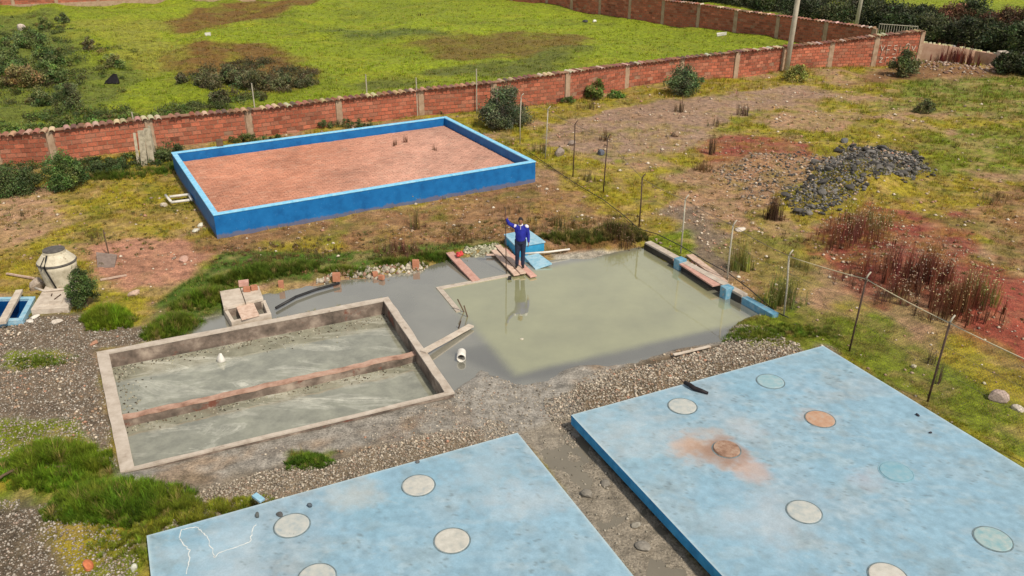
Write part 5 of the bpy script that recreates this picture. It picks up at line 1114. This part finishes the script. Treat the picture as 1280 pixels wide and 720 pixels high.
tuft(310,345,1.2,.5,.34,9000,(.085,.14,.013),label='dark grass behind the chamber with loose bricks', rot=.3)
tuft(360,338,1.1,.45,.32,7000,(.09,.14,.014),label='dark grass on the bank behind the upright orange brick', rot=.3)
tuft(386,578,.52,.26,.16,4000,(.085,.17,.012),label='small bright green tuft alone on gravel between tank and left slab')
tuft(50,452,.9,.32,.10,4500,(.10,.15,.015),label='flat green patch on the gravel left of the tank')
tuft(945,420,.9,.5,.16,6000,(.12,.19,.018),label='bright grass at the near end of the pond wall')
tuft(1000,415,1.1,.5,.14,6000,(.13,.19,.02),label='bright grass behind the back corner of the right slab')
tuft(545,322,.8,.3,.26,4500,(.09,.15,.014),label='green grass on the shore left of the red rag plank')
tuft(500,330,.9,.3,.24,4500,(.10,.15,.014),label='green grass behind the row of shore stones')
tuft(430,340,.9,.3,.24,4500,(.10,.15,.014),label='green grass behind the brick at the dark tube end')
tuft(720,300,1.2,.45,.36,6000,(.085,.10,.018),label='dense grass right of the blue box', dryf=.2)
tuft(775,292,1.0,.6,.42,7000,(.07,.075,.018),label='dense brownish grass by the pond corner fence post', dryf=.25)
tuft(140,222,1.5,.5,.35,5000,(.09,.14,.015),label='bright tall grass in front of the brick wall left of the leaning boards')
tuft(205,215,1.2,.5,.28,4500,(.10,.16,.016),label='bright grass below the leaning boards')
tuft(225,210,.9,.6,.3,3500,(.08,.13,.015),label='grass at the left corner of the blue basin')

# ---------------------------------------------------------------- bushes, reeds, weeds
LEAF = (np.array([(0,-.5,0),(.32,0,.05),(0,.5,0),(-.32,0,.05)], float), np.array([(0,1,2),(0,2,3)]))
def bush(px, py, w, h, base, label, n=2500, leaf=.06, name='bush', cat='bush', group=None, clumps=14, tips=None, depth=1., flat=.9):
    """px,py = foot in the photo; w,h = size in photo pixels"""
    g = G(px, py); W_ = w*mpp(px, py); H_ = h*hpp(px, py); root = empty(name, g, label, cat, group)
    clumps = int(clumps*2.4); n = int(n*2.2); leaf = leaf*.72; a = rng.uniform(0, 6.28, clumps); rr = np.sqrt(rng.random(clumps))
    cr = np.stack([rr*np.cos(a)*.45*W_, rr*np.sin(a)*.42*W_*depth, (.12+rng.random(clumps)**1.1*.72*np.sqrt(np.clip(1-rr**2*.9, .05, 1)))*H_], 1)
    cs = rng.uniform(.07, .19, clumps)*min(W_, H_*1.5); sh = rng.uniform(.5, 1.6, clumps)
    k = rng.integers(0, clumps, n); d = rng.normal(size=(n, 3)); d /= np.linalg.norm(d, axis=1)[:, None]; r = rng.random(n)**.5*1.15
    p = cr[k]+d*(r*cs[k])[:, None]*np.array([1,1,flat]); sp = rng.random(n) < .12; p[sp] += rng.normal(0, .05, (sp.sum(), 3))*np.array([W_, W_, H_]); p[:, 2] = np.maximum(p[:, 2], .01*H_)
    col = np.array(base)[None]*(1.35 if cat == 'hedge bush' else 2.1)*(1+rng.normal(0, .10, (clumps, 3)))[k]*sh[k][:, None]*(1+rng.normal(0, .25, (n, 1)))*(1+rng.normal(0, .1, (n, 3)))
    if tips is not None: q = rng.random(n) < .18; col[q] = np.array(tips)*rng.uniform(.7, 1.2, (q.sum(), 1))
    s = leaf*rng.uniform(.6, 1.4, n); v, f, cc = scatter(LEAF[0], LEAF[1], p+np.array(g), rot_rand(n), np.stack([s, s*1.6, s], 1), np.clip(col, .004, .8)); link('foliage', raw_mesh('foliage', v, f, cc), M['leaf'], root)['kind'] = 'stuff'
    m = MB()
    for i in range(min(clumps, 8)): c = Vector(cr[i]); m.tube([g+Vector((c.x*.08, c.y*.08, -.1)), g+Vector((c.x*.5, c.y*.5, c.z*.5)), g+c], [max(.012, H_*.018), H_*.012, .006], 5)
    m.build('branches', M['bark'], root); return root
DG = (.045,.062,.022)
bush(632,158,60,52,(.06,.072,.035),'big grey green bush behind the fence posts at the basin end', 6000, .10, clumps=26)
bush(625,162,34,36,(.045,.05,.028),'darker lower bush under the big grey green one', 2500, .08, clumps=12)
bush(745,124,26,26,(.07,.09,.02),'small round bush against the brick wall between two pillars', 2000, .10)
bush(770,122,22,9,(.05,.08,.015),'low green growth at the foot of the wall beside the small round bush', 900, .10)
bush(855,118,46,40,(.05,.065,.028),'dark open bush in front of the brick wall mid right', 3600, .11, clumps=22)
bush(992,101,32,24,(.13,.12,.03),'yellowish bush at the foot of the near power pole', 2400, .11)
bush(1128,95,36,32,(.05,.055,.022),'dark bush at the right end of the brick wall', 3200, .12, clumps=20)
bush(1155,141,24,19,(.06,.065,.025),'small lone bush in the grass at the upper right', 1500, .08)
bush(88,136,36,34,(.055,.065,.025),'dark round bush in the field at the upper left, the taller of a pair', 3000, .09)
bush(50,132,30,22,(.06,.075,.025),'lower bush left of the dark round bush', 2200, .09)
bush(142,84,24,18,(.09,.10,.03),'small olive shrub in the field above the black bundle', 1500, .10)
bush(113,70,16,18,(.08,.075,.03),'reddish upright shrub in the field', 900, .10)
bush(57,38,18,16,(.07,.085,.025),'round shrub near the far left wall', 1200, .12)
bush(78,30,16,14,(.06,.07,.025),'second shrub near the far left wall', 900, .12)
for (px, py, w, h, lab) in ((8,70,30,22,'shrub at the far upper left corner beside a scrap'), (40,60,40,24,'tangled dark shrub left of the field, uppermost'), (15,92,44,28,'dark green shrub at the left edge above the white sheet'), (62,84,40,28,'dark tangled shrub middle of the left thicket'), (30,110,52,26,'brownish shrub below the white sheet'), (70,104,30,22,'shrub of the left thicket nearest the black bundle')):
    bush(px, py, w, h, (.055,.075,.022) if 'brown' not in lab else (.10,.075,.03), lab, 2400, .12, group='thicket at the upper left', clumps=18)
for (px, py, w, h, lab) in ((262,108,34,22,'dark shrub left in the brown grass patch'), (290,106,32,26,'dark shrub second in the brown grass patch'), (318,112,38,30,'tallest dark shrub in the brown grass patch'), (350,112,34,26,'dark shrub on the right of the brown grass patch'), (378,108,28,16,'low shrub at the right end of the brown grass patch'), (275,128,26,16,'low shrub behind the wall below the brown patch'), (228,104,14,14,'little upright shrub left of the brown patch')):
    bush(px, py, w, h, (.06,.062,.028), lab, 2200, .11, group='dark shrubs in the brown grass patch', clumps=16, tips=(.16,.14,.07))
for (px, py, w, h, lab) in ((12,168,36,24,'bush behind the wall at the left edge'), (45,166,40,18,'low bush along the wall top, left'), (90,160,42,20,'low bush along the wall top, third'), (130,157,34,16,'low bush along the wall top, fourth'), (165,150,34,16,'low bush along the wall top near the stake'), (205,146,36,14,'low growth behind the wall right of the stake')):
    bush(px, py+6, w, h, (.07,.095,.022), lab, 1800, .10, group='bushes just behind the long wall', clumps=12)
bush(85,236,48,50,(.045,.075,.018),'leafy green bush before the brick wall at the left', 4500, .08, clumps=22)
bush(25,240,60,34,(.035,.05,.015),'dark low bush before the wall at the far left', 4500, .08, clumps=24)
bush(135,215,50,20,(.03,.045,.014),'dark growth at the wall foot left of the leaning boards', 2600, .07)
bush(215,200,36,22,(.04,.055,.018),'dark growth between leaning boards and basin', 2200, .07)
bush(108,383,36,54,(.035,.055,.014),'dark bush growing against the round water tank', 4500, .05, clumps=22)
bush(320,178,90,12,(.035,.05,.015),'low dark growth behind the far left rim of the basin', 2200, .06, depth=.15); bush(430,160,80,12,(.045,.06,.02),'low growth behind the far middle rim of the basin', 1800, .06, depth=.15)
bush(710,128,20,8,(.04,.06,.015),'low growth at the wall foot by the pillar', 500, .08); 
def scrub(poly, nc, size, base, label, name='scrub', per=90, leaf=.07, hgt=1., seed=0, thin=.0):
    x0, x1 = min(p[0] for p in poly), max(p[0] for p in poly); y0, y1 = min(p[1] for p in poly), max(p[1] for p in poly); x = rng.uniform(x0, x1, nc*4); y = rng.uniform(y0, y1, nc*4); k = (sd(x, y, poly) > 0) & (fbm(x, y, size*4, seed+3) > .42+thin) & (sd(x, y, POOL) < -.15); x, y = x[k][:nc], y[k][:nc]; nc = len(x)
    s = size*rng.uniform(.4, 1.3, nc); k = np.repeat(np.arange(nc), per); n = len(k); d = rng.normal(size=(n, 3)); d /= np.linalg.norm(d, axis=1)[:, None]; r = rng.random(n)**.5; p = np.stack([x[k], y[k], gz(x, y)[k]], 1)+d*(r*s[k])[:, None]*np.array([1,1,.55*hgt]); p[:, 2] += .3*hgt*s[k]
    tc = np.array(base)[None]*rng.uniform(.5, 1.6, (nc, 1))*(1+rng.normal(0, .15, (nc, 3))); col = np.clip(tc[k]*(1+rng.normal(0, .25, (n, 1))), .004, .8); l = leaf*rng.uniform(.6, 1.5, n)
    v, f, cc = scatter(LEAF[0], LEAF[1], p, rot_rand(n), np.stack([l, l*1.6, l], 1), col); tag(link(name, raw_mesh(name, v, f, cc), M['leaf']), label, kind='stuff')
scrub(W2([(-60,60),(30,35),(75,40),(110,80),(100,110),(60,125),(-60,125)]), 260, .55, (.075,.095,.028), 'tangled scrub of the upper left thicket')
scrub(W2([(-60,25),(60,22),(120,45),(180,75),(160,120),(60,140),(-60,130)]), 220, .38, (.12,.13,.03), 'loose scrub round the upper left thicket', seed=4, thin=.08)
scrub(W2([(-60,150),(120,140),(230,130),(330,118),(340,128),(230,146),(120,158),(-60,172)]), 260, .42, (.085,.11,.028), 'low scrub just behind the long wall', seed=8)
scrub(W2([(235,85),(320,72),(395,92),(400,112),(300,122),(240,112)]), 170, .5, (.075,.07,.03), 'scrub in the brown grass patch', seed=11)
scrub(W2([(-60,215),(60,205),(130,203),(215,190),(220,205),(130,225),(60,240),(-60,262)]), 260, .32, (.055,.08,.02), 'dark growth at the foot of the wall, left', leaf=.055, seed=15)
scrub(W2([(850,-4),(1000,8),(1100,22),(1160,45),(1300,66),(1340,85),(1340,60),(1260,32),(1120,8),(1000,-8)]), 420, .9, (.045,.052,.02), 'undergrowth of the hedge beyond the walls', per=120, leaf=.13, hgt=1.3, seed=19)
scrub(W2([(1150,30),(1180,18),(1290,30),(1300,44),(1190,34)]), 90, .9, (.13,.07,.035), 'reddish growth on top of the hedge bank', per=100, leaf=.12, seed=23)
scrub(W2([(270,178),(440,158),(560,146),(600,142),(590,134),(300,168)]), 120, .22, (.06,.08,.025), 'thin growth at the foot of the wall behind the basin', leaf=.05, seed=29)
scrub(W2([(265,308),(420,296),(560,285),(640,275),(800,270),(800,300),(640,312),(560,318),(400,345),(265,350)]), 420, .12, (.14,.10,.035), 'low dry growth on the bank between basin and pond', per=40, leaf=.03, seed=31)
scrub(W2([(850,170),(1300,110),(1300,420),(1100,380),(960,330),(850,260)]), 700, .13, (.16,.13,.035), 'low dry weeds over the right side of the yard', per=30, leaf=.032, seed=37, thin=.05)
scrub(W2([(-60,225),(240,200),(270,300),(120,345),(-60,350)]), 420, .11, (.15,.14,.03), 'low weeds over the left side of the yard', per=30, leaf=.03, seed=41, thin=.03)
# hedge beyond the walls, upper right
HB = [(1005,22,60,34),(1040,30,50,30),(870,2,60,26),(925,6,60,28),(965,12,56,30),(1100,36,50,34),(1130,42,56,38),(1165,50,60,36),(1200,58,54,36),(1235,62,56,40),(1270,70,50,42),(1300,78,50,44),(1190,32,50,26),(1215,30,46,34),(1250,36,50,26),(1285,40,50,30),(1075,22,46,28),(1150,30,46,22),(1262,92,40,28),(1290,94,40,30)]
HL = ['dark hedge bush just right of the near power pole','dark hedge bush left of the far power pole','hedge bush at the far left end of the row','second hedge bush behind the far wall','third hedge bush behind the far wall','hedge bush right of the far power pole','hedge bush above the painted lettering','hedge bush behind the end of the brick wall','hedge bush above the middle of the adobe wall','hedge bush above the right end of the adobe wall','hedge bush at the right edge, front row','hedge bush beyond the right edge, front row','upper hedge bush left of the pointed one','pointed dark bush against the bright far field','upper hedge bush right of the pointed one','upper hedge bush at the right edge','upper hedge bush right behind the far pole','upper hedge bush above the wall end','low dark bush right of the adobe wall','low dark bush at the right edge below the hedge']
for k, ((px, py, w, h), lab) in enumerate(zip(HB, HL)):
    red = k in (12, 14, 15); bush(px, py, w, h, (.10,.055,.028) if red else [(.030,.040,.016),(.04,.05,.02),(.025,.032,.014)][k % 3], lab, 3400, .19, 'hedge_bush', 'hedge bush', 'hedge bushes beyond the walls', 26, tips=(.12,.13,.05) if k % 2 else None)
def reeds(px, py, w, h, n, colr, head, label, group='clumps of tall weeds', name='weed_clump', lean=.25, thick=.012, headn=.5):
    g = G(px, py); W_ = w*mpp(px, py)/2; H_ = h*hpp(px, py); root = empty(name, g, label, 'weeds', group); q = max(3, n//9); n = q*9
    a = rng.uniform(0, 6.28, q); r = rng.random(q)**.7*(.8+.5*rng.random(q)); cx = g.x+r*W_*np.cos(a); cy = g.y+r*W_*np.sin(a)*.8; ch = H_*(1.05-.55*np.clip(r, 0, 1)**2)*rng.uniform(.35, 1.1, q); tc = np.array(colr)[None]*(1+rng.normal(0, .3, (q, 1)))*(1+rng.normal(0, .14, (q, 3)))
    X, Y, ba, k = spread(cx, cy, 9, np.full(q, .07), .8); v, f, cc = blades_dir(X, Y, gz(X, Y)-.02, ba, thick*rng.uniform(.7, 1.5, n), ch[k]*rng.uniform(.5, 1.1, n), rng.uniform(.1, .9, n)*lean*2, np.clip(tc[k]*(1+rng.normal(0, .2, (n, 1))), .004, .8), BLADE); link('stems', raw_mesh('stems', v, f, cc), M['blade'], root)['kind'] = 'stuff'
    if head is not None:
        tip = v.reshape(n, 5, 3)[:, 4]; k = rng.random(n) < headn*.45; tp = tip[k]; q = len(tp); s = rng.uniform(.012, .026, q); c = varied(head, q, .25, .08); v, f, cc = scatter(OCT[0], OCT[1], tp, rot_rand(q), np.stack([s, s, s*1.3], 1), c); link('seed_heads', raw_mesh('seed_heads', v, f, cc), M['leaf'], root)['kind'] = 'stuff'
DR = (.20,.075,.045); OL = (.20,.19,.05)
reeds(925,336,32,46,420,(.22,.21,.05),None,'tall green reeds beside the nearer blue block, under the white rock')
reeds(975,380,50,50,560,(.17,.19,.045),(.28,.25,.1),'wide clump of green reeds at the near end of the pond wall'); reeds(1000,335,24,30,160,OL,None,'thin olive reeds above the wide reed clump')
reeds(967,274,24,36,420,(.10,.055,.03),None,'dark brown tuft left of the rock pile'); reeds(878,213,24,20,260,(.17,.10,.04),None,'round brown tuft left of the red soil'); reeds(890,192,14,30,70,(.14,.09,.05),None,'thin upright weeds above the round brown tuft', thick=.02)
reeds(1060,300,100,44,850,DR,(.48,.34,.22),'red weeds with pale heads below the rock pile'); reeds(1110,345,110,50,700,(.20,.07,.045),(.50,.34,.24),'red weeds on the red soil, densest'); reeds(1160,350,60,50,900,DR,(.48,.38,.28),'red weeds near the white lump'); reeds(1130,372,70,34,350,(.17,.075,.045),(.46,.34,.24),'dark red weeds above the pale rope')
reeds(1200,388,90,60,800,(.17,.07,.035),(.45,.34,.18),'tallest dark red weeds at the right'); reeds(1220,372,60,40,500,OL,(.5,.42,.2),'yellow tipped weeds behind the tallest red weeds'); reeds(1085,285,80,34,500,(.2,.15,.05),(.6,.5,.32),'dry yellow weeds below the rock pile')
reeds(755,176,16,30,60,(.15,.09,.05),(.3,.2,.12),'thin brown weeds on the grey dirt', thick=.02); reeds(735,136,24,16,120,(.16,.10,.05),None,'low dry weeds at the edge of the grey dirt'); reeds(850,140,18,22,90,(.13,.09,.05),None,'thin dry weeds left of the far boulder', thick=.02); reeds(928,144,16,26,90,(.14,.10,.06),None,'upright dry weeds mid right', thick=.02); reeds(895,157,20,18,70,(.14,.10,.05),None,'sparse dry weeds right of the boulder', thick=.02)
reeds(735,226,22,20,120,(.15,.12,.05),None,'dry weeds at the foot of the hooked post'); reeds(676,190,24,24,140,(.15,.12,.05),None,'dry weeds along the fence by the basin corner')
reeds(497,196,9,16,30,(.15,.07,.04),None,'dry weed growing in the basin floor, taller', thick=.015); reeds(508,192,8,12,24,(.15,.07,.04),None,'dry weed growing in the basin floor, smaller', thick=.015); reeds(545,202,6,14,16,(.15,.09,.05),None,'thin weed near the near rim inside the basin', thick=.015)
for o in list(bpy.data.objects):
    if o.name.startswith('weed_clump') and 'basin' in o.get('label', '') and 'floor' in o.get('label', '') or ('inside the basin' in o.get('label', '')): o.location.z += .55
reeds(500,318,60,26,380,(.16,.08,.045),(.30,.18,.12),'reddish dry weeds on the bank behind the far brick'); reeds(580,300,60,16,400,(.18,.11,.05),(.3,.2,.12),'dry brown weeds on the bank left of the man'); reeds(700,285,90,16,500,(.13,.10,.03),(.25,.2,.1),'brown green weeds on the bank right of the blue box'); reeds(770,296,60,26,500,(.09,.055,.025),(.2,.12,.07),'dark brown weeds at the pond corner')
reeds(330,330,80,14,400,(.15,.12,.04),None,'olive weeds on the bank behind the chamber'); reeds(400,318,80,12,400,(.17,.13,.05),None,'yellow weeds on the bank before the near basin wall'); reeds(520,285,30,30,140,(.2,.14,.06),(.35,.3,.1),'weeds at the foot of the near basin wall'); reeds(640,268,60,12,250,(.18,.12,.06),None,'dry weeds below the right corner of the basin')
reeds(1170,480,10,64,12,(.12,.09,.06),None,'wispy dead stalks wound round the leaning fence post', thick=.012); reeds(1160,452,30,26,60,(.14,.09,.05),(.3,.22,.15),'dry bramble at the fence post beside the slab'); reeds(1195,80,54,26,500,(.17,.055,.04),None,'reddish weeds in front of the adobe wall', thick=.04); reeds(1175,72,20,24,200,(.14,.045,.035),None,'tallest dark red weeds in front of the adobe wall', thick=.04)
reeds(525,20,20,5,80,(.1,.1,.03),None,'little tuft in the far field', thick=.03)
reeds(1240,250,60,14,260,(.2,.15,.07),None,'low dry weeds at the right edge of the yard'); reeds(120,300,50,10,160,(.18,.14,.05),None,'low dry weeds behind the round tank'); reeds(30,268,50,9,220,(.18,.12,.06),None,'dry brown weeds at the left of the yard')
# rubble heap at the foot of the adobe wall
stones(330, W2([(1145,92),(1150,80),(1240,80),(1262,92),(1200,100)]), .05, .18, [(.33,.24,.19),(.25,.14,.10),(.38,.31,.25),(.18,.11,.08)], 'rubble', 'rubble at the foot of the adobe wall')
# timber gate between far wall and near wall
ga, gb = Vector((*P(1093,66), 0)), Vector((*P(1140,70), 0)); root = empty('wire_gate', ga, 'old thin barred gate behind the end of the long wall', 'gate')
for k in range(16): p = ga.lerp(gb, k/15); m = MB(); m.tube([p, p+Vector((0,0,2.2))], .025, 4); m.build('bar', M['palepost'], root)
m = MB(); m.tube([ga+Vector((0,0,2.15)), gb+Vector((0,0,2.15))], .03, 4); m.build('rail', M['palepost'], root)
print('objects', len(bpy.data.objects), 'tris', sum(len(o.data.loops) for o in bpy.data.objects if o.type == 'MESH')//3)
